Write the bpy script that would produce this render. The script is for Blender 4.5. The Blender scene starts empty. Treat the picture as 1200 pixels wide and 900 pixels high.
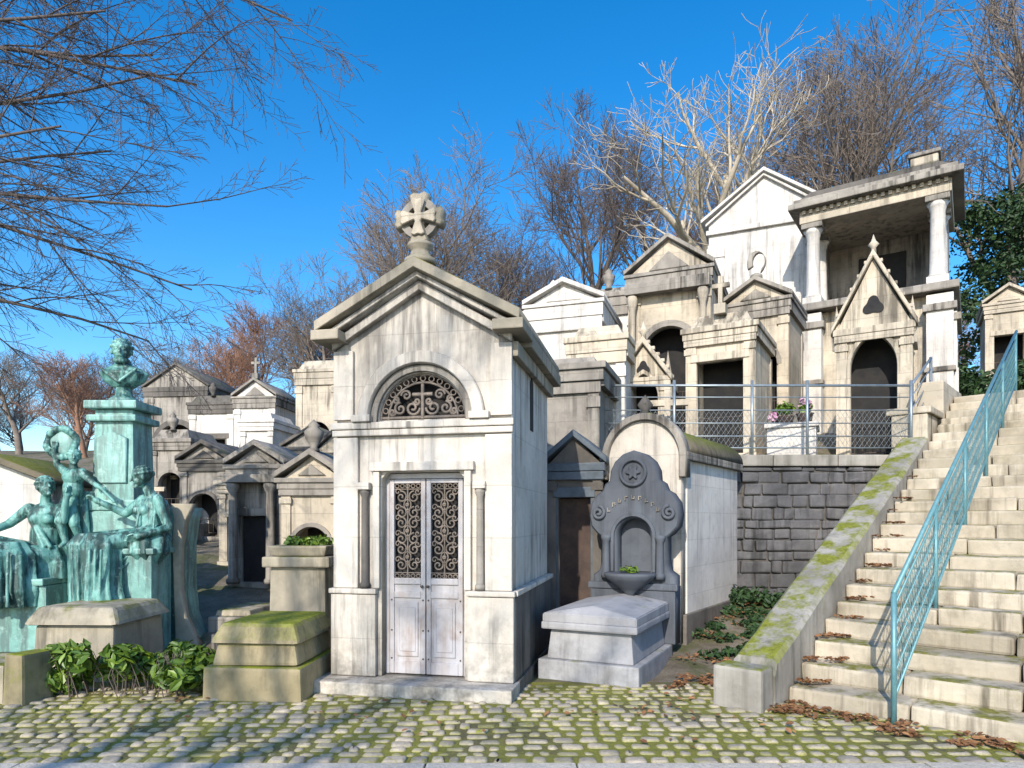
import bpy, bmesh, math, random
from mathutils import Vector, Matrix
random.seed(7)
S=bpy.context.scene
COL=S.collection
S.view_settings.view_transform='Standard'; S.view_settings.look='None'; S.view_settings.exposure=0
# ------------------------------------------------------------------ materials
def newmat(name):
    m=bpy.data.materials.new(name); m.use_nodes=True
    nt=m.node_tree; b=nt.nodes['Principled BSDF']; return m,nt,b
def N(nt,t,**k):
    n=nt.nodes.new(t)
    for a,v in k.items(): setattr(n,a,v)
    return n
def setin(n,i,v): n.inputs[i].default_value=v
def ramp(nt,src,p0,p1,c0=(0,0,0,1),c1=(1,1,1,1)):
    r=N(nt,'ShaderNodeValToRGB'); r.color_ramp.elements[0].position=p0; r.color_ramp.elements[1].position=p1
    r.color_ramp.elements[0].color=c0; r.color_ramp.elements[1].color=c1
    nt.links.new(src,r.inputs[0]); return r.outputs[0]
def mix(nt,f,a,b,bt='MIX'):
    m=N(nt,'ShaderNodeMix',data_type='RGBA',blend_type=bt)
    for sock,v in ((0,f),(6,a),(7,b)):
        if hasattr(v,'is_linked'): nt.links.new(v,m.inputs[sock])
        else: m.inputs[sock].default_value = v if sock==0 else (v[0],v[1],v[2],1)
    return m.outputs[2]
def math_(nt,op,a,b=None,clamp=False):
    m=N(nt,'ShaderNodeMath',operation=op,use_clamp=clamp)
    for i,v in enumerate((a,b)):
        if v is None: continue
        if hasattr(v,'is_linked'): nt.links.new(v,m.inputs[i])
        else: m.inputs[i].default_value=v
    return m.outputs[0]
def noise(nt,vec,scale,detail=6,rough=.6,mapscale=None):
    if mapscale:
        mp=N(nt,'ShaderNodeMapping'); setin(mp,3,mapscale); nt.links.new(vec,mp.inputs[0]); vec=mp.outputs[0]
    n=N(nt,'ShaderNodeTexNoise'); setin(n,'Scale',scale); setin(n,'Detail',min(detail,4)); setin(n,'Roughness',rough)
    nt.links.new(vec,n.inputs['Vector']); return n.outputs[0]
def stone(name,c1,c2,stain=(.06,.055,.05),stain_amt=.7,moss=0.,mosscol=(.10,.13,.02),joints=0.,rough=.85,bump=.35,low=0.,bw=.7,bh=.34,sthr=.49,topg=0.,crust=.45):
    m,nt,b=newmat(name)
    g=N(nt,'ShaderNodeNewGeometry'); P=g.outputs['Position']
    col=mix(nt,ramp(nt,noise(nt,P,1.3,8,.6),.36,.64),c1,c2)
    patch=noise(nt,P,7,6,.72)
    col=mix(nt,ramp(nt,patch,.52,.72,(0,0,0,1),(.35,.35,.35,1)),col,tuple(x*.6 for x in c2))
    st=math_(nt,'MULTIPLY',ramp(nt,noise(nt,P,1.0,7,.66,(7,7,.45)),sthr,sthr+.16),ramp(nt,noise(nt,P,.9,4,.5),.38,.6))
    st=math_(nt,'MULTIPLY',st,stain_amt)
    col=mix(nt,st,col,stain)
    bc=math_(nt,'MULTIPLY',ramp(nt,noise(nt,P,1.5,9,.8,(1.3,1.3,.8)),.55,.68),stain_amt*crust)
    col=mix(nt,bc,col,tuple(x*1.6 for x in stain))
    sx=N(nt,'ShaderNodeSeparateXYZ'); nt.links.new(P,sx.inputs[0])
    h=math_(nt,'ADD',math_(nt,'MULTIPLY',noise(nt,P,55,4,.7),.5),patch)
    if joints>0:
        u=math_(nt,'ADD',sx.outputs[0],math_(nt,'MULTIPLY',sx.outputs[1],.8))
        cb=N(nt,'ShaderNodeCombineXYZ'); nt.links.new(u,cb.inputs[0]); nt.links.new(sx.outputs[2],cb.inputs[1])
        br=N(nt,'ShaderNodeTexBrick'); nt.links.new(cb.outputs[0],br.inputs['Vector'])
        setin(br,'Scale',1.); setin(br,'Mortar Size',.005); setin(br,'Mortar Smooth',.3); setin(br,'Brick Width',bw); setin(br,'Row Height',bh)
        setin(br,'Color1',(1,1,1,1)); setin(br,'Color2',(.78,.78,.78,1)); setin(br,'Mortar',(.8,.8,.8,1))
        col=mix(nt,joints,col,br.outputs['Color'],'MULTIPLY')
        col=mix(nt,math_(nt,'MULTIPLY',br.outputs['Fac'],joints*.75),col,tuple(x*1.5 for x in stain))
        h=math_(nt,'SUBTRACT',h,math_(nt,'MULTIPLY',br.outputs['Fac'],.6))
    nz=N(nt,'ShaderNodeSeparateXYZ'); nt.links.new(g.outputs['Normal'],nz.inputs[0])
    if low>0: # damp band close to the ground
        lo=math_(nt,'SUBTRACT',1.,math_(nt,'MULTIPLY',sx.outputs[2],1.3),True)
        lo=math_(nt,'MULTIPLY',lo,ramp(nt,noise(nt,P,3.,6,.75),.38,.6)); lo=math_(nt,'MULTIPLY',lo,low)
        col=mix(nt,lo,col,(.09,.088,.07))
    if topg>0: # soot washed down from the cornice
        tg=math_(nt,'MULTIPLY',math_(nt,'SUBTRACT',sx.outputs[2],2.45),.8,True)
        tg=math_(nt,'MULTIPLY',tg,ramp(nt,noise(nt,P,1.3,6,.7,(5,5,.6)),.43,.62)); tg=math_(nt,'MULTIPLY',tg,topg)
        col=mix(nt,tg,col,(.12,.11,.10))
    # faces pointing down are mixed toward the stain colour
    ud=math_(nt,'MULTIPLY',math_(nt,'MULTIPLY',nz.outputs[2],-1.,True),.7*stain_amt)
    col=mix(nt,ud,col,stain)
    if moss>0:
        up=ramp(nt,nz.outputs[2],.35,.8)
        mk=math_(nt,'MULTIPLY',up,ramp(nt,noise(nt,P,3.2,8,.7),.62-moss*.35,.74-moss*.3))
        side=math_(nt,'MULTIPLY',ramp(nt,noise(nt,P,2.3,8,.75),.6,.72),moss*.5)
        mk=math_(nt,'MAXIMUM',mk,side)
        mc=mix(nt,ramp(nt,noise(nt,P,22,4,.7),.35,.65),mosscol,tuple(x*1.9 for x in mosscol))
        col=mix(nt,mk,col,mc); h=math_(nt,'ADD',h,math_(nt,'MULTIPLY',mk,.6))
    nt.links.new(col,b.inputs['Base Color']); setin(b,'Roughness',rough)
    setin(b,'Specular IOR Level',.25)
    bp=N(nt,'ShaderNodeBump'); setin(bp,'Strength',bump); setin(bp,'Distance',.02)
    nt.links.new(h,bp.inputs['Height']); nt.links.new(bp.outputs[0],b.inputs['Normal'])
    return m
def simple(name,c1,c2,scale=8,rough=.6,metal=0.,bump=.1,island=False):
    m,nt,b=newmat(name)
    g=N(nt,'ShaderNodeNewGeometry'); P=g.outputs['Position']
    f=g.outputs['Random Per Island'] if island else ramp(nt,noise(nt,P,scale,7,.7),.35,.65)
    col=mix(nt,f,c1,c2)
    if island: col=mix(nt,ramp(nt,noise(nt,P,scale,5,.6),.3,.7,(0,0,0,1),(.5,.5,.5,1)),col,tuple(x*.5 for x in c1))
    nt.links.new(col,b.inputs['Base Color']); setin(b,'Roughness',rough); setin(b,'Metallic',metal)
    if bump:
        bp=N(nt,'ShaderNodeBump'); setin(bp,'Strength',bump); setin(bp,'Distance',.01)
        nt.links.new(noise(nt,P,scale*4,5,.7),bp.inputs['Height']); nt.links.new(bp.outputs[0],b.inputs['Normal'])
    return m
M={}
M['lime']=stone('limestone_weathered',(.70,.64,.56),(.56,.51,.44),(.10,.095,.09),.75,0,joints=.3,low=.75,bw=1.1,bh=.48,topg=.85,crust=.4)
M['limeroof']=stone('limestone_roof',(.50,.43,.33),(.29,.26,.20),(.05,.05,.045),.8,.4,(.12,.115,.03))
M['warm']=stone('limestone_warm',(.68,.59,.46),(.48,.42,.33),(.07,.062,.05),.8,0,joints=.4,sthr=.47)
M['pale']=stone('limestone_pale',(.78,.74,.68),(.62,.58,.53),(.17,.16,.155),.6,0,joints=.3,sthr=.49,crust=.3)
M['grey']=stone('stone_grey',(.42,.38,.325),(.27,.245,.215),(.035,.033,.03),.85,.12,joints=.3,sthr=.45)
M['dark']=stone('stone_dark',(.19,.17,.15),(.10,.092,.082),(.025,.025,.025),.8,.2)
M['blue']=stone('granite_blue_grey',(.135,.15,.175),(.09,.10,.12),(.035,.04,.045),.6,.0,bump=.2)
M['slab']=stone('granite_slab',(.44,.44,.46),(.33,.33,.345),(.11,.11,.12),.55,.05,bump=.25,low=.4)
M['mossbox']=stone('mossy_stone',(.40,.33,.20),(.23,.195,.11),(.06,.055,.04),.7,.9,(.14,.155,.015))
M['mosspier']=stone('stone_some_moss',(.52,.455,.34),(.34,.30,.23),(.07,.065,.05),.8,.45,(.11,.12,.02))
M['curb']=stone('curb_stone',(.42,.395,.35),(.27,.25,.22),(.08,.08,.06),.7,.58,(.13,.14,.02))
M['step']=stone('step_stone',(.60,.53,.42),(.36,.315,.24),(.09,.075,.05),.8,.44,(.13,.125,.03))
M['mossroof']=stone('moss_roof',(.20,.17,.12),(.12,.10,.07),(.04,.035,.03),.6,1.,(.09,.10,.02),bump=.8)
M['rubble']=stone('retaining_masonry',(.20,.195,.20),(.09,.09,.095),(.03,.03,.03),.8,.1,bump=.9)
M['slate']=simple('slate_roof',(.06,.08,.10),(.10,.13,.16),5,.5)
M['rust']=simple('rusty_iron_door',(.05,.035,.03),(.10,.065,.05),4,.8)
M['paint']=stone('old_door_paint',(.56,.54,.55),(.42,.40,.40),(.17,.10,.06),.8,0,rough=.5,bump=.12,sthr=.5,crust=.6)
M['iron']=simple('wrought_iron',(.06,.055,.052),(.13,.10,.08),14,.6,.2)
M['ironlit']=simple('wrought_iron_lit',(.13,.11,.09),(.27,.22,.18),14,.7,.1)  # paler copy of wrought_iron, its sunlit look put into the colour
M['railm']=simple('painted_steel_rail',(.10,.25,.28),(.16,.33,.36),9,.45,.2,.05)
M['galv']=simple('galvanised_steel',(.24,.29,.33),(.34,.39,.42),9,.4,.5,.05)
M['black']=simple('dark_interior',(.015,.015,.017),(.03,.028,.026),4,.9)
M['glass']=simple('dusty_window_glass',(.05,.08,.10),(.10,.14,.17),3,.2)
M['bark']=simple('bark',(.17,.14,.12),(.27,.22,.18),3,.9)
M['barkd']=simple('bark_twigs_dark',(.10,.08,.07),(.16,.13,.12),3,.9)
M['barkr']=simple('bark_reddish',(.28,.15,.10),(.36,.21,.14),3,.9)
M['barkl']=simple('bark_plane_tree',(.62,.54,.42),(.34,.28,.20),2.2,.85)
M['leaf']=simple('evergreen_leaf',(.06,.13,.015),(.20,.30,.03),6,.45,0,0,True)
M['leafd']=simple('evergreen_leaf_dark',(.015,.045,.012),(.04,.09,.02),6,.6,0,0,True)
M['leafb']=simple('dead_leaf',(.16,.07,.03),(.40,.20,.08),6,.8,0,0,True)
M['pink']=simple('flower_petals',(.60,.25,.42),(.80,.66,.70),6,.6,0,0,True)
def bronze():
    m,nt,b=newmat('bronze_verdigris')
    g=N(nt,'ShaderNodeNewGeometry'); P=g.outputs['Position']
    col=mix(nt,ramp(nt,noise(nt,P,4,8,.7),.38,.62),(.22,.47,.42),(.09,.26,.23))
    st=ramp(nt,noise(nt,P,1.6,7,.7,(5,5,.6)),.46,.57)
    col=mix(nt,math_(nt,'MULTIPLY',st,.9),col,(.02,.048,.045))
    col=mix(nt,ramp(nt,noise(nt,P,11,5,.7),.56,.7,(0,0,0,1),(.6,.6,.6,1)),col,(.42,.62,.57))
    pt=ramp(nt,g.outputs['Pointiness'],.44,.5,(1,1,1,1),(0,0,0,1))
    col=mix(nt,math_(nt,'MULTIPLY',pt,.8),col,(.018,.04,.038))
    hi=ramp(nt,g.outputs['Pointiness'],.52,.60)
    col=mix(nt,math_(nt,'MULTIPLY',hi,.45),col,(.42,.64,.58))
    nt.links.new(col,b.inputs['Base Color']); setin(b,'Roughness',.55); setin(b,'Metallic',.1)
    bp=N(nt,'ShaderNodeBump'); setin(bp,'Strength',.3); setin(bp,'Distance',.02)
    nt.links.new(noise(nt,P,18,6,.7),bp.inputs['Height']); nt.links.new(bp.outputs[0],b.inputs['Normal'])
    return m
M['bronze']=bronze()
def cobblemat():
    m,nt,b=newmat('cobbles')
    g=N(nt,'ShaderNodeNewGeometry'); P=g.outputs['Position']
    col=mix(nt,g.outputs['Random Per Island'],(.60,.51,.39),(.31,.275,.23))
    col=mix(nt,ramp(nt,noise(nt,P,30,6,.7),.4,.7,(0,0,0,1),(.6,.6,.6,1)),col,(.18,.15,.11))
    sx=N(nt,'ShaderNodeSeparateXYZ'); nt.links.new(P,sx.inputs[0])
    lowm=ramp(nt,sx.outputs[2],.002,.018,(1,1,1,1),(0,0,0,1))
    big=ramp(nt,noise(nt,P,.9,5,.6),.42,.6)
    mk=math_(nt,'MULTIPLY',lowm,math_(nt,'ADD',big,.45,True))
    mk2=math_(nt,'MULTIPLY',big,ramp(nt,noise(nt,P,12,7,.75),.52,.62)); mk=math_(nt,'MAXIMUM',mk,mk2)
    mc=mix(nt,ramp(nt,noise(nt,P,40,4,.7),.35,.65),(.16,.17,.015),(.38,.36,.045))
    col=mix(nt,mk,col,mc)
    nt.links.new(col,b.inputs['Base Color']); setin(b,'Roughness',.8)
    bp=N(nt,'ShaderNodeBump'); setin(bp,'Strength',.6); setin(bp,'Distance',.012)
    nt.links.new(noise(nt,P,45,6,.75),bp.inputs['Height']); nt.links.new(bp.outputs[0],b.inputs['Normal'])
    return m
M['cobble']=cobblemat()
def groundmat(name,a,bc,moss,thr=.5):
    m,nt,b=newmat(name)
    g=N(nt,'ShaderNodeNewGeometry'); P=g.outputs['Position']
    col=mix(nt,ramp(nt,noise(nt,P,3,9,.75),.38,.62),a,bc)
    col=mix(nt,ramp(nt,noise(nt,P,1.1,6,.7),thr,thr+.1),col,moss)
    col=mix(nt,ramp(nt,noise(nt,P,60,5,.8),.4,.7,(0,0,0,1),(.7,.7,.7,1)),col,tuple(x*.5 for x in a))
    nt.links.new(col,b.inputs['Base Color']); setin(b,'Roughness',.95)
    bp=N(nt,'ShaderNodeBump'); setin(bp,'Strength',.7); setin(bp,'Distance',.03)
    nt.links.new(noise(nt,P,25,8,.8),bp.inputs['Height']); nt.links.new(bp.outputs[0],b.inputs['Normal'])
    return m
M['ground']=groundmat('soil_and_litter',(.16,.13,.09),(.28,.24,.18),(.11,.12,.04))
M['joint']=groundmat('mossy_joints',(.16,.14,.06),(.13,.12,.05),(.24,.24,.03),.40)
M['pave']=groundmat('pavement_stone',(.60,.54,.46),(.66,.60,.52),(.52,.48,.40),.6)
# ------------------------------------------------------------------ mesh helpers
def empty(name,loc=(0,0,0),a=0.):
    e=bpy.data.objects.new(name,None); e.empty_display_size=.2; COL.objects.link(e)
    e.location=loc; e.rotation_euler=(0,0,-math.radians(a)); return e
def addobj(name,me,mat,parent=None,smooth=False):
    o=bpy.data.objects.new(name,me); COL.objects.link(o)
    if mat is not None: me.materials.append(M[mat] if isinstance(mat,str) else mat)
    if parent is not None: o.parent=parent
    if smooth:
        for p in me.polygons: p.use_smooth=True
    return o
def bmobj(name,bm,mat,parent=None,smooth=False):
    me=bpy.data.meshes.new(name); bm.normal_update(); bm.to_mesh(me); bm.free()
    return addobj(name,me,mat,parent,smooth)
def bmbox(bm,x0,x1,y0,y1,z0,z1,bev=0.,jit=0.,taper=0.):
    v=[]
    for z in (z0,z1):
        t=taper if z==z1 else 0
        for (x,y) in ((x0+t,y0+t),(x1-t,y0+t),(x1-t,y1-t),(x0+t,y1-t)):
            v.append(bm.verts.new((x+random.uniform(-jit,jit),y+random.uniform(-jit,jit),z+random.uniform(-jit,jit))))
    f=[(3,2,1,0),(4,5,6,7),(0,1,5,4),(1,2,6,5),(2,3,7,6),(3,0,4,7)]
    fs=[bm.faces.new([v[i] for i in q]) for q in f]
    if bev>0:
        ed=set(e for q in fs for e in q.edges)
        bmesh.ops.bevel(bm,geom=list(ed),offset=bev,segments=2,profile=.6,affect='EDGES')
def box(p,name,x0,x1,y0,y1,z0,z1,mat,bev=.008,taper=0.,jit=0.):
    bm=bmesh.new(); bmbox(bm,x0,x1,y0,y1,z0,z1,bev,jit,taper); return bmobj(name,bm,mat,p)
def boxes(p,name,L,mat,bev=.008):
    bm=bmesh.new()
    for b in L: bmbox(bm,*b,bev)
    return bmobj(name,bm,mat,p)
def plate(p,name,outer,holes,y0,y1,mat,bev=.004):
    cu=bpy.data.curves.new(name,'CURVE'); cu.dimensions='2D'; cu.fill_mode='BOTH'
    cu.extrude=abs(y1-y0)/2-bev; cu.bevel_depth=bev; cu.bevel_resolution=0; cu.offset=-bev
    for poly in [outer]+list(holes):
        sp=cu.splines.new('POLY'); sp.points.add(len(poly)-1)
        for i,(x,z) in enumerate(poly): sp.points[i].co=(x,z,0,1)
        sp.use_cyclic_u=True
    if bev==0: cu.offset=0
    if any(holes): cu.offset=0
    o=bpy.data.objects.new('tmp',cu); COL.objects.link(o)
    dg=bpy.context.evaluated_depsgraph_get(); me=bpy.data.meshes.new_from_object(o.evaluated_get(dg))
    bpy.data.objects.remove(o); bpy.data.curves.remove(cu)
    me.name=name
    yc=(y0+y1)/2
    for v in me.vertices: x,y,z=v.co; v.co=(x,yc-z,y)
    me.materials.clear()
    return addobj(name,me,mat,p)
def lathe(p,name,prof,loc,mat,n=20,sx=1.,sy=1.):
    bm=bmesh.new(); rings=[]
    for r,z in prof:
        rings.append([bm.verts.new((loc[0]+sx*r*math.cos(2*math.pi*i/n),loc[1]+sy*r*math.sin(2*math.pi*i/n),loc[2]+z)) for i in range(n)])
    for a,b in zip(rings,rings[1:]):
        for i in range(n):
            f=bm.faces.new((a[i],a[(i+1)%n],b[(i+1)%n],b[i])); f.smooth=n>6
    bm.faces.new(rings[-1]); bm.faces.new(rings[0][::-1])
    return bmobj(name,bm,mat,p)
def tubes(paths,caps=False,sides=None):
    V=[];F=[]
    for pts,rad in paths:
        n=len(pts); rm=rad[0]
        k=sides if sides else (8 if rm>.06 else 5 if rm>.018 else 3)
        base=len(V); ref=None
        for i in range(n):
            d=(pts[min(i+1,n-1)]-pts[max(i-1,0)])
            if d.length<1e-9: d=Vector((0,0,1))
            d.normalize()
            if ref is None:
                ref=d.cross(Vector((0,0,1)) if abs(d.z)<.9 else Vector((1,0,0))).normalized()
            else:
                ref=(ref-d*ref.dot(d))
                ref=ref.normalized() if ref.length>1e-6 else d.orthogonal().normalized()
            w=d.cross(ref); r=rad[i]
            for j in range(k):
                a=2*math.pi*j/k; V.append(pts[i]+ref*(r*math.cos(a))+w*(r*math.sin(a)))
        for i in range(n-1):
            for j in range(k):
                a=base+i*k+j; b=base+i*k+(j+1)%k; F.append((a,b,b+k,a+k))
        if caps:
            F.append(tuple(base+j for j in range(k))[::-1]); F.append(tuple(base+(n-1)*k+j for j in range(k)))
    return V,F
def tubeobj(name,paths,mat,p=None,caps=False,sides=None):
    V,F=tubes(paths,caps,sides); me=bpy.data.meshes.new(name); me.from_pydata([tuple(v) for v in V],[],F); me.update()
    return addobj(name,me,mat,p,True)
def seg(a,b,r): return ([Vector(a),Vector(b)],[r,r])
def arch(cx,z0,zs,r,n=16):
    P=[(cx-r,z0)]
    for i in range(n+1):
        a=math.pi-math.pi*i/n; P.append((cx+r*math.cos(a),zs+r*math.sin(a)))
    P.append((cx+r,z0)); return P
def gothic(cx,z0,zs,r,n=8):
    R=1.9*r; P=[(cx-r,z0)]; amax=math.acos((R-r)/R)
    for i in range(n+1):
        a=amax*i/n; P.append((cx-r+R-R*math.cos(a),zs+R*math.sin(a)))
    for i in range(n-1,-1,-1):
        a=amax*i/n; P.append((cx+r-R+R*math.cos(a),zs+R*math.sin(a)))
    P.append((cx+r,z0)); return P
def ringarch(cx,zs,r0,r1,n=18,leg=0.):
    P=[(cx-r1,zs-leg)] if leg else []
    P+=[(cx+r1*math.cos(math.pi-math.pi*i/n),zs+r1*math.sin(math.pi-math.pi*i/n)) for i in range(n+1)]
    if leg: P+=[(cx+r1,zs-leg),(cx+r0,zs-leg)]
    P+=[(cx+r0*math.cos(math.pi*i/n),zs+r0*math.sin(math.pi*i/n)) for i in range(n+1)]
    if leg: P+=[(cx-r0,zs-leg)]
    return P
def chevron(W,ze,za,t):
    return [(-W,ze),(0,za),(W,ze),(W,ze+t),(0,za+t*1.05),(-W,ze+t)]
def spiral(cx,cz,r,turns,a0,dr=1,y=0.,n=22,k=.15):
    return [Vector((cx+(r*(1-(1-k)*i/n))*math.cos(a0+dr*turns*2*math.pi*i/n),y,cz+(r*(1-(1-k)*i/n))*math.sin(a0+dr*turns*2*math.pi*i/n))) for i in range(n+1)]
def cross(p,cx,cy,z,h,mat,t=.07,w=None,cz=.66):
    w=w or h*.6; a=t/2
    o=[(cx-a,z),(cx+a,z),(cx+a,z+h*cz-a),(cx+w/2,z+h*cz-a),(cx+w/2,z+h*cz+a),(cx+a,z+h*cz+a),(cx+a,z+h),(cx-a,z+h),(cx-a,z+h*cz+a),(cx-w/2,z+h*cz+a),(cx-w/2,z+h*cz-a),(cx-a,z+h*cz-a)]
    return plate(p,'cross',o,[],cy-t/2,cy+t/2,mat)
# ------------------------------------------------------------------ terrain
O=Vector((2.42,6.0,0)); A=math.radians(42)
D=Vector((math.sin(A),math.cos(A),0)); E=Vector((math.cos(A),-math.sin(A),0))
def ss(a,b,x):
    t=max(0,min(1,(x-a)/(b-a))); return t*t*(3-2*t)
def H(x,y):
    q=max(0.,y-7.); q=q*q/(q+.6) if q>0 else 0
    q=min(q,40)+max(0,min(q-40,60))*.1
    base=.165*q*(1+.75*ss(2,22,x)*ss(8,18,y))
    base+=.12*math.sin(x*.35+y*.21)*ss(10,20,y)
    dx=x-O.x; dy=y-O.y; s=dx*E.x+dy*E.y; t=dx*D.x+dy*D.y
    if s>-.4 and t>.05:
        st=min(.463*t,3.72)+.1*max(0,t-11)
        st=min(st,3.72+.2*max(0,y-14)+0) if t>8 else st
        if s<2.7: return max(st-.32,-.05) if t<8 else st-.05 if t<11 else max(base,st-.05)
        return max(base,st-.15+.12*ss(2.7,5,s)) if y>3 else 0
    if y>10.55 and x>1.2:
        return max(base,2.55+.27*max(0,min(y,40)-11.6))
    return base
def axis(fine0,fine1,step,ext):
    a=[fine0+i*step for i in range(int((fine1-fine0)/step)+1)]
    lo=[];x=fine0;d=step
    while x>-ext: d*=1.35; x-=d; lo.append(x)
    hi=[];x=a[-1];d=step
    while x<ext: d*=1.35; x+=d; hi.append(x)
    return lo[::-1]+a+hi
xs=axis(-14,15,.22,900); ys=axis(3,24,.22,900)
V=[];F=[]
for y in ys:
    for x in xs:
        n=.03*math.sin(x*3.1+y*1.7)*math.sin(y*2.3-x) if y>6.8 else 0
        V.append((x,y,H(x,y)+n))
nx=len(xs)
for j in range(len(ys)-1):
    for i in range(nx-1): F.append((j*nx+i,j*nx+i+1,(j+1)*nx+i+1,(j+1)*nx+i))
me=bpy.data.meshes.new('ground'); me.from_pydata(V,[],F); me.update(); addobj('ground',me,'ground',None,True)
# pavement & joints
pv=empty('pavement')
bm=bmesh.new()
x=-14.
while x<14:
    w=random.uniform(.9,1.4); bmbox(bm,x,x+w-.012,4.12,4.445,-.05,.026+random.uniform(-.003,.003),.01); x+=w
bmobj('kerb_stones',bm,'pave',pv)
bm=bmesh.new()
for j in range(6):
    x=-14.+random.uniform(-1,0)
    while x<14:
        w=random.uniform(.8,1.5); bmbox(bm,x,x+w-.01,4.11-.6*(j+1),4.11-.6*j-.01,-.06,.018+random.uniform(-.002,.002),.006); x+=w
bmobj('paving_slabs',bm,'pave',pv)
# cobbles
cb=empty('cobbled_path')
bm=bmesh.new(); bmesh.ops.create_grid(bm,x_segments=2,y_segments=2,size=1)
for v in bm.verts: v.co=(v.co.x*14,5.60+v.co.y*1.14,.005)
bmobj('mossy_joints',bm,'joint',cb)
V=[];F=[]
yy=4.455; j=0
while yy<6.45:
    rh=random.uniform(.105,.15); x=-13.8+random.uniform(0,.1)
    while x<13.8:
        w=random.uniform(.095,.195); g=random.uniform(.010,.018); ry=random.uniform(-.009,.009)
        X0,X1,Y0,Y1=x+g,x+w-g,yy+g+ry,yy+rh-g+ry
        am=ss(4.5,5.0,yy)
        wav=am*(.09*math.sin(x*.75+j*.05)+.035*math.sin(x*2.3+j*.2))
        sk=random.uniform(-.014,.014); zt=.018+random.uniform(-.009,.009)
        tx=random.uniform(-.07,.07);ty=random.uniform(-.07,.07)
        cx=(X0+X1)/2;cy=(Y0+Y1)/2
        base=len(V); jt=[(random.uniform(-.005,.005),random.uniform(-.005,.005)) for _ in range(8)]
        for (ins,z) in ((0,-.02),(0.003,zt-.015),(.012,zt-.004),(.028,zt)):
            a0,a1,b0,b1=X0+ins,X1-ins,Y0+ins,Y1-ins; c=.018-ins*.3
            for q,(px,py) in enumerate(((a0+c,b0),(a1-c,b0),(a1,b0+c),(a1,b1-c),(a1-c,b1),(a0+c,b1),(a0,b1-c),(a0,b0+c))):
                V.append((px+jt[q][0]+sk*((py-cy)/rh),py+jt[q][1]+wav,z+(px-cx)*tx+(py-cy)*ty+random.uniform(-.002,.002)))
        for r in range(3):
            for k in range(8): F.append((base+r*8+k,base+r*8+(k+1)%8,base+(r+1)*8+(k+1)%8,base+(r+1)*8+k))
        F.append(tuple(base+24+k for k in range(8)))
        x+=w
    yy+=rh; j+=1
me=bpy.data.meshes.new('cobbles'); me.from_pydata(V,[],F); me.update(); addobj('cobbles',me,'cobble',cb,True)
# ------------------------------------------------------------------ hero mausoleum
m=empty('stone_mausoleum',(-.855,6.38,0),12)
W=.875
box(m,'front_step',-.98,.93,-.28,.1,-.05,.12,'lime',.015)
box(m,'foundation',-.93,.93,.1,2.3,-.05,.125,'dark',.01)
outer=[(-W+.02,.125),(-.40,.125),(-.40,2.0),(-.34,2.06),(.36,2.06),(.42,2.0),(.42,.125),(W-.02,.125),(W-.02,3.3),(0,3.80),(-W+.02,3.3)]
plate(m,'front_wall',outer,[arch(0,2.53,2.56,.43)],.03,.25,'lime',.003)
boxes(m,'side_walls',[(W-.2,W-.02,.25,2.15,.125,3.3),(-W+.02,-W+.2,.25,2.15,.125,3.3),(-W+.2,W-.2,1.97,2.15,.125,3.3)],'lime',.004)
boxes(m,'plinth',[(-W-.02,-.44,-.03,.029,.125,.90),(.46,W+.02,-.03,.029,.125,.90)],'lime',.012)
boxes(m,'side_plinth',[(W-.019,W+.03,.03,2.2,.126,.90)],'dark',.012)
boxes(m,'plinth_cap',[(-W-.035,-.43,-.05,.028,.905,.955),(.45,W+.035,-.05,.028,.905,.955),(W-.019,W+.05,.03,2.2,.905,.955)],'lime',.012)
boxes(m,'pilasters',[(-W,-W+.25,-.012,.028,.957,2.39),(W-.25,W,-.012,.028,.957,2.39),(-W,-W+.2,-.012,.028,2.56,3.22),(W-.2,W,-.012,.028,2.56,3.22)],'lime',.006)
boxes(m,'door_surround',[(-.47,-.405,-.02,.027,.957,2.06),(.425,.49,-.02,.027,.957,2.06),(-.50,.52,-.035,.026,2.065,2.15)],'lime',.008)
boxes(m,'belt_course',[(-W-.02,W+.02,-.04,.024,2.465,2.53),(-W-.01,W+.01,-.025,.022,2.40,2.462)],'lime',.012)
for sx_,nm in ((-.555,'left_colonnette'),(.575,'right_colonnette')):
    lathe(m,nm,[(.05,0),(.05,.04),(.036,.06),(.034,.86),(.05,.9),(.05,.93)],(sx_,-.0,.96),'dark' if sx_<0 else 'grey',12)
    box(m,nm+'_capital',sx_-.06,sx_+.06,-.06,.02,1.892,1.96,'lime',.008)
plate(m,'arch_moulding',ringarch(0,2.56,.435,.50,22,.03),[],-.005,.028,'grey',.006)
plate(m,'arch_hood',ringarch(0,2.56,.503,.62,22,.03),[],-.055,.027,'lime',.012)
boxes(m,'hood_stops',[(-.67,-.48,-.07,.02,2.532,2.60),(.48,.67,-.07,.02,2.532,2.60)],'lime',.01)
def rake(p,nm,W1,ze,za,t,y0,y1,mat): plate(p,nm,chevron(W1,ze,za,t),[],y0,y1,mat,.008)
rake(m,'frieze_rake',W+.0,3.22,3.74,.09,-.05,.02,'lime')
rake(m,'gable_moulding',W+.06,3.31,3.84,.055,-.12,2.2,'lime')
rake(m,'gable_cornice',W+.11,3.368,3.90,.10,-.20,2.26,'limeroof')
boxes(m,'kneelers',[(-W-.14,-W+.14,-.205,.3,3.29,3.385),(W-.14,W+.14,-.205,.3,3.29,3.385)],'limeroof',.012)
boxes(m,'side_cornice',[(W-.01,W+.13,.3,2.27,3.24,3.37),(-W-.13,-W+.01,.3,2.27,3.24,3.37),(W-.01,W+.05,.03,2.2,3.10,3.238)],'limeroof',.012)
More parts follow.
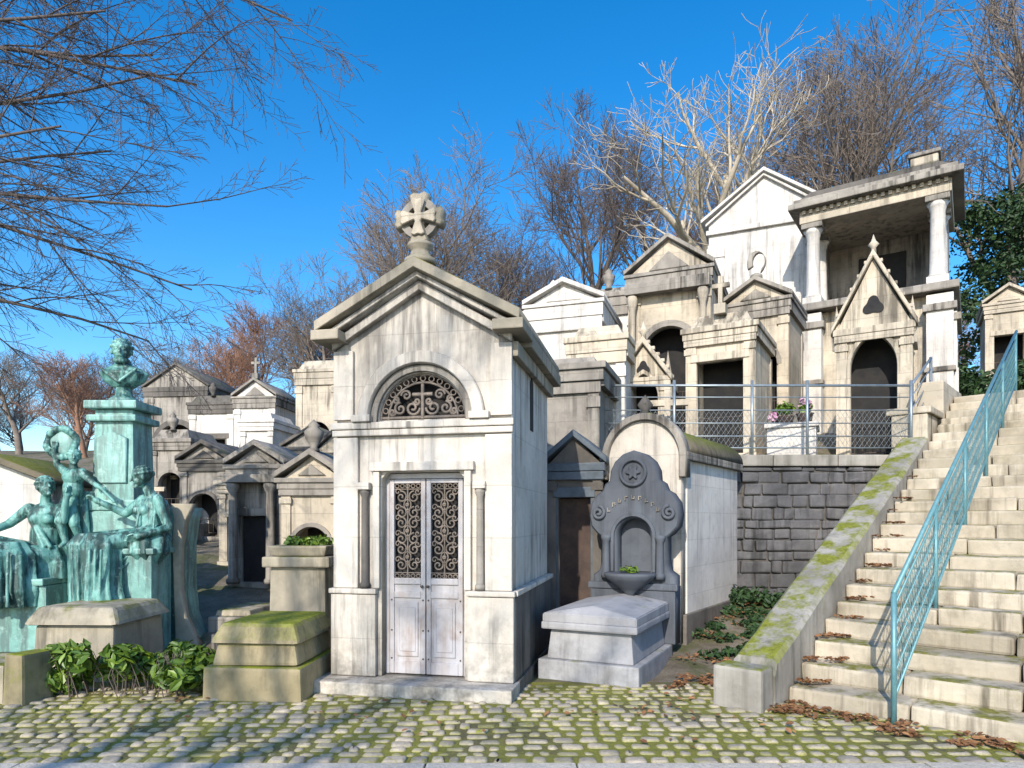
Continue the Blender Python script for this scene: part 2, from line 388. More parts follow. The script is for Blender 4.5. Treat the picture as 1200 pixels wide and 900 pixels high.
plate(m,'side_window',[(.0,.0),(.16,0),(.16,.5),(.08,.58),(0,.5)],[],0,.01,'black',.001).matrix_local=Matrix.Translation((W-.012,1.0,2.55))@Matrix.Rotation(math.radians(90),4,'Z')
lathe(m,'finial_base',[(.15,0),(.15,.05),(.10,.08),(.085,.14),(.12,.17),(.12,.2)],(0,.0,3.98),'limeroof',16)
def patt(cx,cz,R):
    P=[]
    for k in range(4):
        a=k*math.pi/2
        for da,r in ((-.62,.30),(-.42,1.0),(-.2,1.05),(0,.96),(.2,1.05),(.42,1.0),(.62,.30)):
            P.append((cx+R*r*math.cos(a+da),cz+R*r*math.sin(a+da)))
    return P
plate(m,'cross_arms',patt(0,4.41,.235),[],-.06,.06,'limeroof',.018)
plate(m,'cross_arms_relief',patt(0,4.41,.17),[],-.085,-.061,'warm',.010)
plate(m,'cross_ring',[(0+.185*math.cos(i*math.pi/12),4.41+.185*math.sin(i*math.pi/12)) for i in range(24)],[[(.12*math.cos(i*math.pi/12),4.41+.12*math.sin(i*math.pi/12)) for i in range(24)]],-.04,.04,'grey',.004)
boxes(m,'door_frame',[(-.399,-.36,.13,.2,.13,2.05),(.38,.419,.13,.2,.13,2.05),(-.36,.38,.13,.2,2.0,2.05)],'paint',.004)
for k,(a,b) in enumerate(((-.355,.005),(.015,.375))):
    nm='door_leaf_%d'%(k+1)
    boxes(m,nm+'_stiles',[(a,a+.045,.12,.17,.135,1.995),(b-.045,b,.12,.17,.135,1.995),(a+.046,b-.046,.12,.17,1.955,1.995),(a+.046,b-.046,.12,.17,.99,1.05),(a+.046,b-.046,.12,.17,.86,.92),(a+.046,b-.046,.12,.17,.135,.25)],'paint',.006)
    boxes(m,nm+'_panels',[(a+.044,b-.044,.135,.165,.24,.865),(a+.044,b-.044,.137,.165,.915,.995),(a+.075,b-.075,.122,.134,.30,.82),(a+.10,b-.10,.117,.1215,.35,.77)],'paint',.005)
    c=(a+b)/2; pa=[]; y=.13; hw=(b-a)/2-.046
    for z in (1.10,1.90): pa.append(seg((c-hw,y,z),(c+hw,y,z),.006))
    pa.append(seg((c,y,1.05),(c,y,1.95),.008))
    for zc in (1.175,1.325,1.425,1.575,1.675,1.825):
        for sgn in (-1,1):
            pts=spiral(c+sgn*.064,zc,.058,1.4,math.pi/2*(1 if int(zc*40)%2 else -1),sgn,y); pa.append((pts,[.009]*len(pts)))
            pts=spiral(c+sgn*.10,zc+.05,.034,1.1,0,-sgn,y,12); pa.append((pts,[.0075]*len(pts)))
    for zc in (1.25,1.50,1.75): 
        pts=[Vector((c+.035*math.cos(t),y-.005,zc+.05*math.sin(t))) for t in [i*math.pi/8 for i in range(17)]]; pa.append((pts,[.008]*17))
        pts=[Vector((c+.012*math.cos(t),y-.012,zc+.012*math.sin(t))) for t in [i*math.pi/4 for i in range(9)]]; pa.append((pts,[.012]*9))
    for z in (1.07,1.93):
        for i in range(5):
            xx=c-hw+hw*2*(i+.5)/5; pts=[Vector((xx+.02*math.cos(t),y,z+.018*math.sin(t))) for t in [i2*math.pi/5 for i2 in range(11)]]; pa.append((pts,[.006]*11))
    tubeobj(nm+'_grille',pa,'ironlit',m,False,4)
    # bolt studs round the lower panel
    sp=[]
    for zz in (.28,.55,.84):
        for xx in (a+.022,b-.022): sp.append((xx-.007,xx+.007,.112,.121,zz-.007,zz+.007))
    boxes(m,nm+'_studs',sp,'rust',.002)
    lathe(m,nm+'_knob',[(.006,0),(.014,.008),(.018,.016),(.012,.026)],(b-.025 if k==0 else a+.025,.09,.96),'iron',10)
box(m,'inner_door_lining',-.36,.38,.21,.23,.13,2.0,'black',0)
pa=[]; y=.07
for r in (.42,.345): 
    pts=[Vector((r*math.cos(t),y,2.56+r*math.sin(t))) for t in [math.pi*i/20 for i in range(21)]]; pa.append((pts,[.012]*21))
pa.append(seg((-.42,y,2.575),(.42,y,2.575),.016))
pa.append(seg((0,y-.01,2.56),(0,y-.01,2.89),.019)); pa.append(seg((-.10,y-.01,2.79),(.10,y-.01,2.79),.019))
for s_ in (-1,1):
    for (cx,cz,r,a0,d) in ((.10,2.665,.072,math.pi,1),(.225,2.66,.062,math.pi*.5,-1),(.165,2.785,.052,0,1),(.305,2.63,.036,math.pi,1),(.06,2.725,.036,0,-1),(.27,2.74,.036,1.,1)):
        pts=spiral(s_*cx,cz,r,1.4,(a0 if s_>0 else math.pi-a0),d*s_,y); pa.append((pts,[.0135]*len(pts)))
for i in range(1,14):
    t=math.pi*i/14; cx,cz=.383*math.cos(t),2.56+.383*math.sin(t)
    pts=[Vector((cx+.026*math.cos(q),y,cz+.026*math.sin(q))) for q in [j*math.pi/5 for j in range(11)]]; pa.append((pts,[.007]*11))
tubeobj('tympanum_grille',pa,'ironlit',m,False,5)
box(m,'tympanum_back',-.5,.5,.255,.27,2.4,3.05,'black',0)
boxes(m,'inner_arch_sill',[(-.42,.42,.032,.24,2.532,2.55)],'lime',.003)

# ------------------------------------------------------------------ generic chapel
def chapel(name,cx,cy,a,w,d,h,mat,z0=None,roof='ped',rise=.5,door='rect',dw=.32,dh=.62,fin=None,roofmat=None,cols=0,over=.1,doormat=None,frieze=True,win=False,sill=0.):
    z=H(cx,cy)-.08 if z0 is None else z0
    e=empty(name,(cx,cy,z),a); hw=w/2; rm=roofmat or mat
    DW=w*dw; DH=h*dh
    hb=.08*h+sill
    if door=='arch': hole=arch(0,hb,DH-DW/1,DW)
    elif door=='gothic': hole=gothic(0,hb,DH-DW*1.3,DW)
    elif door=='rect': hole=[(-DW,hb),(-DW,DH),(DW,DH),(DW,hb)]
    else: hole=None
    out=[(-hw,0),(hw,0),(hw,h)]
    if roof in('gable','gothic'): out+=[(0,h+rise)]
    out+=[(-hw,h)]
    plate(e,'front_wall',out,[hole] if hole else [],0,.16,mat,.004)
    boxes(e,'walls',[(hw-.15,hw,.16,d,0,h),(-hw,-hw+.15,.16,d,0,h),(-hw+.15,hw-.15,d-.15,d,0,h)],mat,.003)
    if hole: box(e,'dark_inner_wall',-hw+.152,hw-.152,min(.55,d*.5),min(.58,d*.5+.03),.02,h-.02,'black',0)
    boxes(e,'plinth',[(-hw-.05,hw+.05,-.05,-.002,-.2,.08*h),(hw+.002,hw+.05,0.0,d+.04,-.2,.08*h),(-hw-.05,-hw-.002,0.0,d+.04,-.2,.08*h)],mat,.01)
    pw=.14*w
    L=[(-hw-.02,-hw+pw,-.03,-.003,.08*h+.002,h*.9),(hw-pw,hw+.02,-.03,-.003,.08*h+.002,h*.9),(hw+.002,hw+.025,0,pw,.08*h+.002,h*.9),(hw+.002,hw+.025,d-pw,d,.08*h+.002,h*.9),(-hw-.025,-hw-.002,0,pw,.08*h+.002,h*.9)]
    boxes(e,'pilasters',L,mat,.006)
    boxes(e,'capitals',[(-hw-.045,-hw+pw+.02,-.055,-.004,h*.84,h*.885),(hw-pw-.02,hw+.045,-.055,-.004,h*.84,h*.885)],mat,.008)
    if frieze: 
        boxes(e,'cornice',[(-hw-.05,hw+.05,-.06,-.004,h*.902,h*.95),(-hw-over*.7,hw+over*.7,-over*.7,-.005,h*.952,h-.002),(hw+.003,hw+over*.7,0,d+.05,h*.93,h-.002),(-hw-over*.7,-hw-.003,0,d+.05,h*.93,h-.002)],rm,.01)
    top=h
    if roof=='flat':
        box(e,'roof_slab',-hw-over,hw+over,-over,d+over,h,h+.1,rm,.015)
        box(e,'roof_cap',-hw+.02,hw-.02,.03,d-.05,h+.102,h+.1+rise,rm,.02,min(rise*.5,hw*.35)); top=h+.1+rise
    elif roof=='ped':
        plate(e,'pediment_wall',[(-hw,h+.07),(hw,h+.07),(0,h+.07+rise)],[],.02,.14,mat,.003)
        box(e,'roof_slab',-hw-over,hw+over,-over,d+over*.5,h,h+.068,rm,.012)
        plate(e,'pediment_roof',chevron(hw+over,h+.07,h+.07+rise,.09),[],-over,d+over*.5,rm,.01); top=h+.17+rise
        plate(e,'pediment_relief',[(-hw*.5,h+.11),(hw*.5,h+.11),(hw*.18,h+.07+rise*.42),(0,h+.07+rise*.62),(-hw*.18,h+.07+rise*.42)],[],-.02,.018,rm,.012)
    elif roof=='gable':
        plate(e,'gable_roof',chevron(hw+over,h-.02,h+rise,.09),[],-over,d+over*.5,rm,.01); top=h+rise+.1
        if rise>.5 and not frieze:
            plate(e,'gable_inner_moulding',chevron(hw+over*.4,h-.10,h+rise-.09,.075),[],-over*.55,-.003,mat,.01)
            boxes(e,'gable_base_moulding',[(-hw-.06,hw+.06,-.09,-.004,h-.32,h-.2)],mat,.012)
    elif roof=='gothic':
        plate(e,'gothic_roof',chevron(hw+over*.6,h-.06,h+rise,.1),[],.17,d+.04,rm,.01)
        plate(e,'gothic_rake',chevron(hw+over,h-.1,h+rise+.02,.13),[],-over,.168,mat,.015); top=h+rise+.12
        cr=[]
        for s_ in (-1,1):
            lathe(e,'pinnacle',[(.07,0),(.07,.3),(.1,.33),(.1,.37),(.06,.4),(.0,.8)],(s_*(hw+.02),.05,h-.35),mat,4)
            for k in range(1,6):
                f=k/6.; cr.append((s_*(hw+over)*(1-f)-.035,s_*(hw+over)*(1-f)+.035,-.03,.05,h+.02+(rise+.12)*f,h+.08+(rise+.12)*f))
        boxes(e,'crockets',cr,mat,.015)
        pts=[(.13*w*math.cos(i*math.pi/16)*(1+.22*math.cos(3*i*math.pi/16+math.pi/2)),h+rise*.30+.13*w*math.sin(i*math.pi/16)*(1+.22*math.cos(3*i*math.pi/16+math.pi/2))) for i in range(32)]
        plate(e,'trefoil_shade',pts,[],-.02,-.004,'black',.002)  # raised black plate, the shade of a recess painted by its colour
        lathe(e,'gothic_finial',[(.05,0),(.04,.1),(.09,.16),(.04,.22),(.0,.34)],(0,.03,top-.02),mat,8)
    if door=='arch': plate(e,'archivolt',ringarch(0,DH-DW,DW,DW+.08*w,14,.02),[],-.035,-.003,rm,.008)
    if door=='gothic':
        g0=gothic(0,hb,DH-DW*1.3,DW+.06*w); g1=gothic(0,hb,DH-DW*1.3,DW)
        plate(e,'gothic_frame',g0+g1[::-1],[],-.03,-.003,mat,.006)
    if door=='rect': boxes(e,'door_frame',[(-DW-.06*w,-DW,-.025,-.003,hb,DH),(DW,DW+.06*w,-.025,-.003,hb,DH),(-DW-.09*w,DW+.09*w,-.05,-.003,DH+.002,DH+.06*h)],rm,.006)
    if hole:
        if doormat: box(e,'door_panel',-DW,DW,.10,.13,hb,DH-.01 if door=='rect' else DH-DW*.9,doormat,.004)
        else:
            pa=[]; nb=5; hz=(hb+DH)*.42
            for i in range(nb+1):
                xx=-DW+2*DW*(i+.5)/(nb+1); pa.append(seg((xx,.12,hb),(xx,.12,hz),.007))
            for z_ in (hb+.08,hz): pa.append(seg((-DW,.12,z_),(DW,.12,z_),.010))
            tubeobj('iron_gate',pa,'iron',e,False,4)
    if win:
        boxes(e,'side_window',[(hw+.001,hw+.012,d*.4,d*.6,h*.4,h*.75)],'black',.002)
        boxes(e,'side_window_frame',[(hw+.001,hw+.03,d*.36,d*.4-.002,h*.38,h*.78),(hw+.001,hw+.03,d*.6+.002,d*.64,h*.38,h*.78)],mat,.004)
    if cols:
        for s_ in (-1,1): lathe(e,'column',[(.1,0),(.1,.06),(.07,.09),(.06,h*.72),(.1,h*.77),(.1,h*.8)],(s_*(hw-.1),-.16,h*.08),mat,12)
        box(e,'porch_lintel',-hw-.03,hw+.03,-.27,-.062,h*.885,h*.950,rm,.01)
    if fin=='cross':
        box(e,'finial_block',-.1,.1,-.02,.18,top-.04,top+.14,rm,.01); cross(e,0,.08,top+.14,.5,rm,.08)
    elif fin=='urn':
        lathe(e,'urn',[(.09,0),(.05,.06),(.12,.18),(.14,.28),(.07,.34),(.09,.37),(.0,.46)],(0,.1,top-.03),rm,14)
    elif fin=='palm':
        lathe(e,'palmette_base',[(.12,0),(.12,.08),(.06,.12)],(0,.08,top-.05),rm,10)
        pts=[(.18*math.cos(t),top+.28+.24*math.sin(t)) for t in [math.pi*(-.35+1.5*i/12) for i in range(13)]]
        pts+=[(.05+.12*math.cos(t),top+.30+.17*math.sin(t)) for t in [math.pi*(1.15-1.5*i/12) for i in range(13)]]
        plate(e,'palmette',pts,[],.04,.12,rm,.01)
    return e
# right behind the hero
chapel('brown_tomb',.80,8.75,16,.66,1.2,2.2,'dark',roof='gable',rise=.33,door='rect',roofmat='slate',doormat='rust',dh=.8)
chapel('narrow_chapel',.75,10.1,18,1.05,1.6,3.45,'grey',roof='flat',rise=.12,door='rect',win=True,over=.14)
chapel('pale_chapel',.95,12.6,18,1.35,2.0,4.75,'pale',z0=.8,roof='ped',rise=.36,door='arch')
chapel('pale_chapel',1.40,11.3,20,.9,1.6,3.75,'pale',z0=.8,roof='flat',rise=.2,door=None,roofmat='warm')
chapel('pale_chapel',2.05,14.6,20,1.2,2.0,3.95,'pale',z0=2.4,roof='flat',rise=.15,fin='urn',door='arch',roofmat='grey')
chapel('pale_chapel',1.0,17.,20,2.2,2.0,3.6,'pale',z0=3.0,roof='gable',rise=.5,fin='urn',door='arch')
chapel('gothic_tomb',2.25,11.7,20,.78,1.2,1.55,'warm',roof='gothic',rise=.55,door='gothic',dh=.98,fin=None)
chapel('pediment_chapel',3.05,13.3,24,1.55,2.1,3.4,'warm',z0=3.0,roof='ped',rise=.62,door='arch',cols=1,dh=.7,roofmat='grey')
chapel('stone_chapel',3.65,12.0,30,1.15,1.7,2.35,'warm',roof='flat',rise=.25,door='rect',fin='cross',dh=.78,dw=.35)
chapel('arched_chapel',4.85,13.6,32,1.2,1.7,2.9,'warm',z0=3.0,roof='ped',rise=.4,door='arch',fin='palm',roofmat='grey',dh=.72,dw=.34)
chapel('gable_mausoleum',6.35,17.2,24,2.7,3.0,5.7,'pale',z0=3.6,roof='gable',rise=1.05,door=None,over=.18,frieze=False)
chapel('gothic_chapel',6.22,11.75,32,1.12,1.5,2.45,'warm',z0=2.5,roof='gothic',rise=1.15,door='gothic',dh=.90,dw=.32)
chapel('small_tomb',13.1,18.,30,1.0,1.6,2.1,'warm',z0=5.2,roof='ped',rise=.4,door='rect')
# left group
chapel('pediment_tomb',-2.85,9.7,4,.82,1.2,1.85,'warm',roof='ped',rise=.32,door='arch',dh=.66,fin='urn',roofmat='grey')
chapel('grey_chapel',-4.05,10.8,4,.80,1.2,1.95,'grey',roof='ped',rise=.3,cols=1,door='rect',doormat='black')
chapel('beige_tomb',-4.95,12.4,4,.7,1.3,1.5,'warm',roof='flat',rise=.1,door='rect',doormat='glass')
chapel('dark_arch_tomb',-4.85,16.6,4,1.4,1.8,1.9,'grey',roof='gable',rise=.45,door='arch',roofmat='dark',dh=.82)
chapel('pale_tower_tomb',-5.85,20.5,8,1.3,1.8,3.9,'warm',roof='flat',rise=.3,door='arch',win=True)
chapel('pale_tomb',-8.1,21.5,6,1.3,2,3.1,'pale',roof='ped',rise=.5,fin='cross',door='arch',roofmat='grey')
chapel('pale_tomb',-7.1,19.0,6,.9,1.6,2.4,'pale',roof='flat',rise=.2,door='arch',dh=.75)
chapel('slate_roof_tomb',-12.3,25.,6,2.4,3,3.6,'grey',roof='gable',rise=.8,roofmat='dark',door='arch',win=True)
chapel('pale_tomb',-9.9,22.5,6,1.5,2.2,2.9,'pale',roof='flat',rise=.25,door='rect',fin='urn',roofmat='dark')
chapel('grey_tomb',-6.6,14.6,6,1.0,1.4,1.7,'grey',roof='ped',rise=.35,door='arch',roofmat='dark')
chapel('warm_tomb',-3.5,13.6,6,.9,1.4,2.0,'warm',roof='gable',rise=.4,door='arch',roofmat='dark',dh=.75)
chapel('warm_tomb',-3.6,19.5,6,1.3,1.6,2.9,'warm',roof='ped',rise=.4,door='arch')
chapel('grey_tomb',-8.6,17.2,6,1.0,1.5,2.0,'grey',roof='flat',rise=.25,door='arch',fin='urn')
chapel('moss_roof_tomb',-6.3,8.3,-4,1.3,1.6,1.98,'pale',roof='gable',rise=.28,door=None,roofmat='mossroof',frieze=False,over=.12)
for (x,y,h_) in ((-8.2,15.5,1.1),(-7.3,16.5,.9),(-5.9,15.4,1.2),(-9.0,17.8,1.1),(-5.3,14,1.),(-8.8,19.4,1.3),(-10.5,19.,1.2),(2.55,11.2,1.1),(-3.2,16.5,1.)):
    e=empty('grave_cross',(x,y,H(x,y)-.05),random.uniform(-5,15))
    box(e,'base',-.25,.25,-.15,.15,0,.3,'grey',.02,.05); cross(e,0,0,.3,h_,'warm',.1)
for i in range(14):
    x=random.uniform(-12,-3.3); y=random.uniform(13,26)
    e=empty('headstone',(x,y,H(x,y)-.05),random.uniform(-5,10)); w=random.uniform(.25,.4); h_=random.uniform(.6,1.3)
    plate(e,'stele',arch(0,0,h_-w,w,10),[],-.08,.08,random.choice(['grey','warm','dark','pale']),.01)
    box(e,'grave_slab',-w-.1,w+.1,-1.6,-.1,-.1,.28,'grey',.02)
# low graves in the gap between the planter and the small chapels
for (x,y) in ((-3.55,8.6),(-3.2,7.9)):
    e=empty('low_grave',(x,y,H(x,y)-.03),6)
    box(e,'grave_border',-.3,.3,0,1.0,0,.22,'grey',.02); box(e,'grave_slab',-.24,.24,.06,.94,.222,.30,'mosspier',.02,.02)
# ------------------------------------------------------------------ white barrel tomb
e=empty('barrel_roof_tomb',(1.635,8.48,.05),34)
hw=.5; h=2.32
plate(e,'front_wall',arch(0,0,h,hw-.02,18),[],0,.16,'lime',.004)
boxes(e,'walls',[(hw-.14,hw,.162,2.3,0,h+.05),(-hw,-hw+.14,.162,2.3,0,h+.05),(-hw+.14,hw-.14,2.16,2.3,0,h+.05)],'pale',.005)
boxes(e,'plinth',[(hw+.002,hw+.05,0,2.34,-.1,.42)],'dark',.012)
boxes(e,'side_cornice',[(hw+.002,hw+.07,0.0,2.36,h-.04,h+.06),(-hw-.07,-hw-.002,0,2.36,h-.04,h+.06)],'grey',.015)
n=16; W2=hw+.07
o=[(-W2*math.cos(math.pi*i/n),h+.06+.36*math.sin(math.pi*i/n)) for i in range(n+1)]
plate(e,'barrel_roof',o,[],.12,2.38,'mossroof',.02)
plate(e,'arch_rim',ringarch(0,h,.47,.56,18,.25),[],-.06,.11,'grey',.012)
lathe(e,'finial_urn',[(.09,0),(.04,.05),(.10,.13),(.05,.2),(.0,.26)],(0,.05,h+.54),'dark',12)
# ------------------------------------------------------------------ fountain tomb
e=empty('fountain_tomb',(.763,6.76,0),26)
box(e,'base_course',-.53,.52,-.06,1.35,-.05,.20,'slab',.018)
box(e,'sarcophagus_body',-.45,.45,0.0,1.28,.202,.50,'slab',.012,.03)
box(e,'moulding',-.50,.50,-.045,1.31,.502,.58,'slab',.02)
bm=bmesh.new()
v=[bm.verts.new(c) for c in ((-.49,-.03,.582),(.49,-.03,.582),(.49,1.3,.582),(-.49,1.3,.582),(-.49,-.03,.66),(.49,-.03,.66),(.49,1.3,.68),(-.49,1.3,.68),(0,.12,.74),(0,1.3,.76))]
for f in ((0,1,5,4),(1,2,6,5),(3,0,4,7),(4,5,8),(5,6,9,8),(7,4,8,9),(2,3,7,9,6)): bm.faces.new([v[i] for i in f])
bmesh.ops.bevel(bm,geom=list(bm.edges),offset=.01,segments=2,affect='EDGES')
bmobj('lid',bm,'slab',e)
half=[(.47,.2),(.47,.95),(.40,1.0),(.37,1.10),(.37,1.42),(.43,1.46),(.50,1.54),(.52,1.66),(.50,1.80),(.43,1.90),(.36,1.94),(.33,2.02),(.27,2.06),(.26,2.18),(.21,2.28),(.12,2.36),(0,2.40)]
out=half+[(-x,z) for x,z in half[::-1][1:]]
sx0=.06
out=[(x+sx0,z) for x,z in out]
plate(e,'stele',out,[arch(sx0,.98,1.42,.22)],1.36,1.62,'blue',.02)
box(e,'niche_back',sx0-.24,sx0+.24,1.56,1.61,.95,1.68,'blue',0)
plate(e,'niche_moulding',ringarch(sx0,1.42,.225,.27,16,.42),[],1.33,1.358,'blue',.008)
boxes(e,'stele_plinth',[(sx0-.5,sx0+.5,1.30,1.355,.2,.80),(sx0-.53,sx0+.53,1.28,1.357,.802,.88)],'blue',.015)
for s_ in (-1,1):
    pts=[p_+Vector((0,1.34,0)) for p_ in spiral(sx0+s_*.42,1.69,.085,1.6,math.pi/2,s_)]
    tubeobj('volute',[(pts,[.022]*len(pts))],'blue',e,True,6)
    lathe(e,'pilaster_shaft',[(.06,0),(.06,.05),(.045,.07),(.04,.42),(.06,.46),(.06,.5)],(sx0+s_*.32,1.33,.93),'blue',12)
pts=[Vector((sx0+.15*math.cos(t),1.34,2.16+.15*math.sin(t))) for t in [i*math.pi/12 for i in range(25)]]
tubeobj('crown_ring',[(pts,[.022]*25)],'blue',e,False,6)
plate(e,'crown_rosette',[(sx0+(.07+.02*math.cos(6*t))*math.cos(t),2.16+(.07+.02*math.cos(6*t))*math.sin(t)) for t in [i*math.pi/18 for i in range(36)]],[],1.33,1.36,'blue',.008)
bm=bmesh.new()
for i in range(9):
    t=math.radians(140-100*i/8); R_=.40; cx_,cz_=sx0+R_*math.cos(t)*.95,1.47+R_*math.sin(t)
    bmbox(bm,cx_-.020,cx_-.008,1.340,1.359,cz_-.026,cz_+.026,.003)
    bmbox(bm,cx_-.007,cx_+.020,1.341,1.359,cz_+(.012 if i%2 else -.022),cz_+(.024 if i%2 else -.010),.003)
    if i%3: bmbox(bm,cx_+.010,cx_+.021,1.342,1.359,cz_-.008,cz_+.010,.003)
bmobj('raised_letters',bm,'grey',e)
lathe(e,'basin',[(.05,0),(.06,.05),(.12,.1),(.26,.2),(.30,.25),(.30,.28),(.26,.28)],(sx0,1.22,.72),'blue',24,1,.8)
leaves_later=e
# ------------------------------------------------------------------ stairs
st=empty('stone_staircase',(O.x,O.y,0),42)
bm=bmesh.new()
for i in range(24):
    z1=(i+1)*.155; t0=i*.335
    cuts=[0]; 
    while cuts[-1]<2.2: cuts.append(cuts[-1]+random.uniform(.45,.95))
    cuts[-1]=2.7
    for a_,b_ in zip(cuts,cuts[1:]):
        jz=random.uniform(-.012,.008); jt=random.uniform(-.022,.014)
        bmbox(bm,a_+.004,b_-.004,t0+jt,t0+.42,z1-.17,z1+jz,.028,.009)
bmobj('treads',bm,'step',st)
box(st,'landing',-.0,2.7,8.05,11.2,3.4,3.70,'step',.02)
cu_=bmesh.new()
nseg=26
prof=[(-.25,.30)]+[(-.2+5.95*i/nseg,.40+2.46*i/nseg) for i in range(nseg+1)]
rows=[]
for (t,z) in prof:
    z+=random.uniform(-.008,.008)
    rows.append([cu_.verts.new((x_+random.uniform(-.005,.005),t,zz)) for x_,zz in ((-.40,-.3+max(0,t)*.2),(-.40,z-.045),(-.355,z),(-.05,z),(-.008,z-.04),(-.008,-.3+max(0,t)*.2))])
for r0,r1 in zip(rows,rows[1:]):
    for k in range(5): cu_.faces.new((r0[k],r0[k+1],r1[k+1],r1[k])[::-1])
cu_.faces.new(rows[0]); cu_.faces.new(rows[-1][::-1])
bmesh.ops.recalc_face_normals(cu_,faces=cu_.faces)
bmobj('sloping_curb',cu_,'curb',st)
boxes(st,'newel_block',[(-.45,-.02,-.52,-.252,-.1,.36)],'curb',.03)
boxes(st,'upper_block',[(-.55,-.05,5.95,6.7,2.3,3.25),(-.62,.0,5.92,6.9,3.252,3.36)],'step',.02)
boxes(st,'upper_side_wall',[(-.40,-.01,6.95,8.6,2.6,3.9)],'warm',.02)
boxes(st,'far_side_wall',[(2.75,3.1,-.1,2.0,-.1,1.2),(2.75,3.1,2.01,4.5,-.1,2.4),(2.75,3.1,4.51,9,-.1,4.2)],'warm',.02)
hr=empty('stair_handrail',(O.x,O.y,0),42)
sR=.86; sl=.155/.335; pa=[]; T0=-.1; T1=7.9
def rl(t,off): return (sR,t,off+sl*(t+.1))
for off,r in ((1.03,.022),(.92,.011),(.20,.012)): pa.append(seg(rl(T0,off),rl(T1,off),r))
for off in (.38,.56,.74): pa.append(seg(rl(T0,off),rl(T1,off),.0075))
for k in range(6):
    t=T0+k*1.58; a_=rl(t,0); b_=rl(t,1.03); pa.append(seg((sR,t,a_[2]-.12),b_,.022))
tubeobj('rails_and_posts',pa,'railm',hr,True,8)
pa=[]; t=T0
while t<T1:
    pa.append(seg(rl(t,.2),rl(min(t+.30,T1),.92),.0022)); pa.append(seg(rl(t,.92),rl(min(t+.30,T1),.2),.0022)); t+=.075
tubeobj('wire_mesh',pa,'railm',hr,False,3)
# retaining wall + terrace fence
rw=empty('retaining_wall',(0,0,0))
bm=bmesh.new(); z=.2
while z<2.40:
    hh=random.uniform(.13,.24); x=1.2
    while x<6.15:
        w=random.uniform(.16,.5); bmbox(bm,x+.009,min(x+w,6.2)-.009,10.40+random.uniform(-.035,.02),10.62,z+.008,min(z+hh,2.42)-.006,.024,.012); x+=w
    z+=hh
bmobj('rubble_blocks',bm,'rubble',rw)
box(rw,'mortar_core',1.2,6.2,10.435,10.6,.1,2.4,'dark',0)
bm=bmesh.new(); x=1.15
while x<6.1:
    w=random.uniform(.7,1.1); bmbox(bm,x,min(x+w,6.3)-.01,10.34,10.72,2.425,2.60,.02); x+=w
bmobj('coping',bm,'curb',rw)
tf=empty('terrace_fence',(0,0,0)); pa=[]
P0=(1.3,10.52);P1=(6.15,10.52);P2=(7.3,11.9)
for a_,b_ in ((P0,P1),(P1,P2)):
    dz=0 if b_==P1 else .75
    for z_,r in ((3.68,.020),(3.5,.009),(3.3,.009),(3.1,.009),(2.9,.009),(2.72,.012)):
        pa.append(seg((a_[0],a_[1],z_),(b_[0],b_[1],z_+dz),r))
for x_ in (1.3,2.5,3.7,4.55,6.15): pa.append(seg((x_,10.52,2.58),(x_,10.52,3.76),.024))
pa.append(seg((7.3,11.9,2.9),(7.3,11.9,4.45),.026))
tubeobj('rails_and_posts',pa,'galv',tf,True,8)
pa=[]; x_=1.3
while x_<6.1:
    pa.append(seg((x_,10.53,2.72),(min(x_+.4,6.15),10.53,3.3),.0025)); pa.append(seg((x_,10.53,3.3),(min(x_+.4,6.15),10.53,2.72),.0025)); x_+=.075
tubeobj('wire_mesh',pa,'galv',tf,False,3)
e=empty('flower_grave',(4.62,11.3,2.52),25)
box(e,'grave_block',-.38,.38,0,.9,0,.62,'pale',.02); box(e,'grave_lid',-.42,.42,-.04,.94,.622,.70,'pale',.02)
lathe(e,'flower_pot',[(.10,0),(.13,.16),(.15,.18),(.13,.18)],(.2,.3,.70),'rust',14)
lathe(e,'flower_pot',[(.12,0),(.15,.14),(.17,.16),(.15,.16)],(-.12,.35,.70),'rust',14)
# ------------------------------------------------------------------ leaf clumps
def leaves(name,blobs,n,size,mat,p=None,flat=False,asp=.5):
    V=[];F=[]
    for (c,rad,wt) in blobs:
        for _ in range(int(n*wt)):
            while True:
                q=Vector((random.uniform(-1,1),random.uniform(-1,1),random.uniform(-1,1)))
                if q.length<=1: break
            q=q*(.55+.45*random.random())
            pos=Vector((c[0]+q.x*rad[0],c[1]+q.y*rad[1],c[2]+q.z*rad[2]))
            s=size*random.uniform(.6,1.3)
            if flat: nrm=Vector((random.uniform(-.5,.5),random.uniform(-.5,.5),1)).normalized()
            else: nrm=(q+Vector((random.uniform(-1,1),random.uniform(-1,1),random.uniform(-.2,1.2)))).normalized()
            u=nrm.orthogonal().normalized(); a=random.uniform(0,6.28); w=nrm.cross(u)
            u,w=u*math.cos(a)+w*math.sin(a),w*math.cos(a)-u*math.sin(a)
            b=len(V); 
            V+= [pos-u*s, pos-u*s*.25+w*s*asp+nrm*s*.1, pos+u*s*.5+w*s*asp*.75+nrm*s*.1, pos+u*s-nrm*s*.15, pos+u*s*.5-w*s*asp*.75+nrm*s*.1, pos-u*s*.25-w*s*asp+nrm*s*.1]
            F.append((b,b+1,b+2,b+3)); F.append((b,b+3,b+4,b+5))
    me=bpy.data.meshes.new(name); me.from_pydata([tuple(v) for v in V],[],F); me.update()
    return addobj(name,me,mat,p)
leaves('flower_foliage',[((.2,.3,.98),(.14,.14,.12),1),((-.12,.35,.98),(.2,.18,.14),1.5)],110,.05,'leaf',e)
leaves('flower_blooms',[((.22,.26,1.06),(.13,.12,.1),1),((-.3,.1,.85),(.1,.1,.1),.6)],60,.035,'pink',e,asp=.9)
leaves('basin_plant',[((.06,1.18,1.04),(.12,.1,.06),1)],50,.035,'leaf',leaves_later)
e=empty('laurel_shrub',(0,0,0))
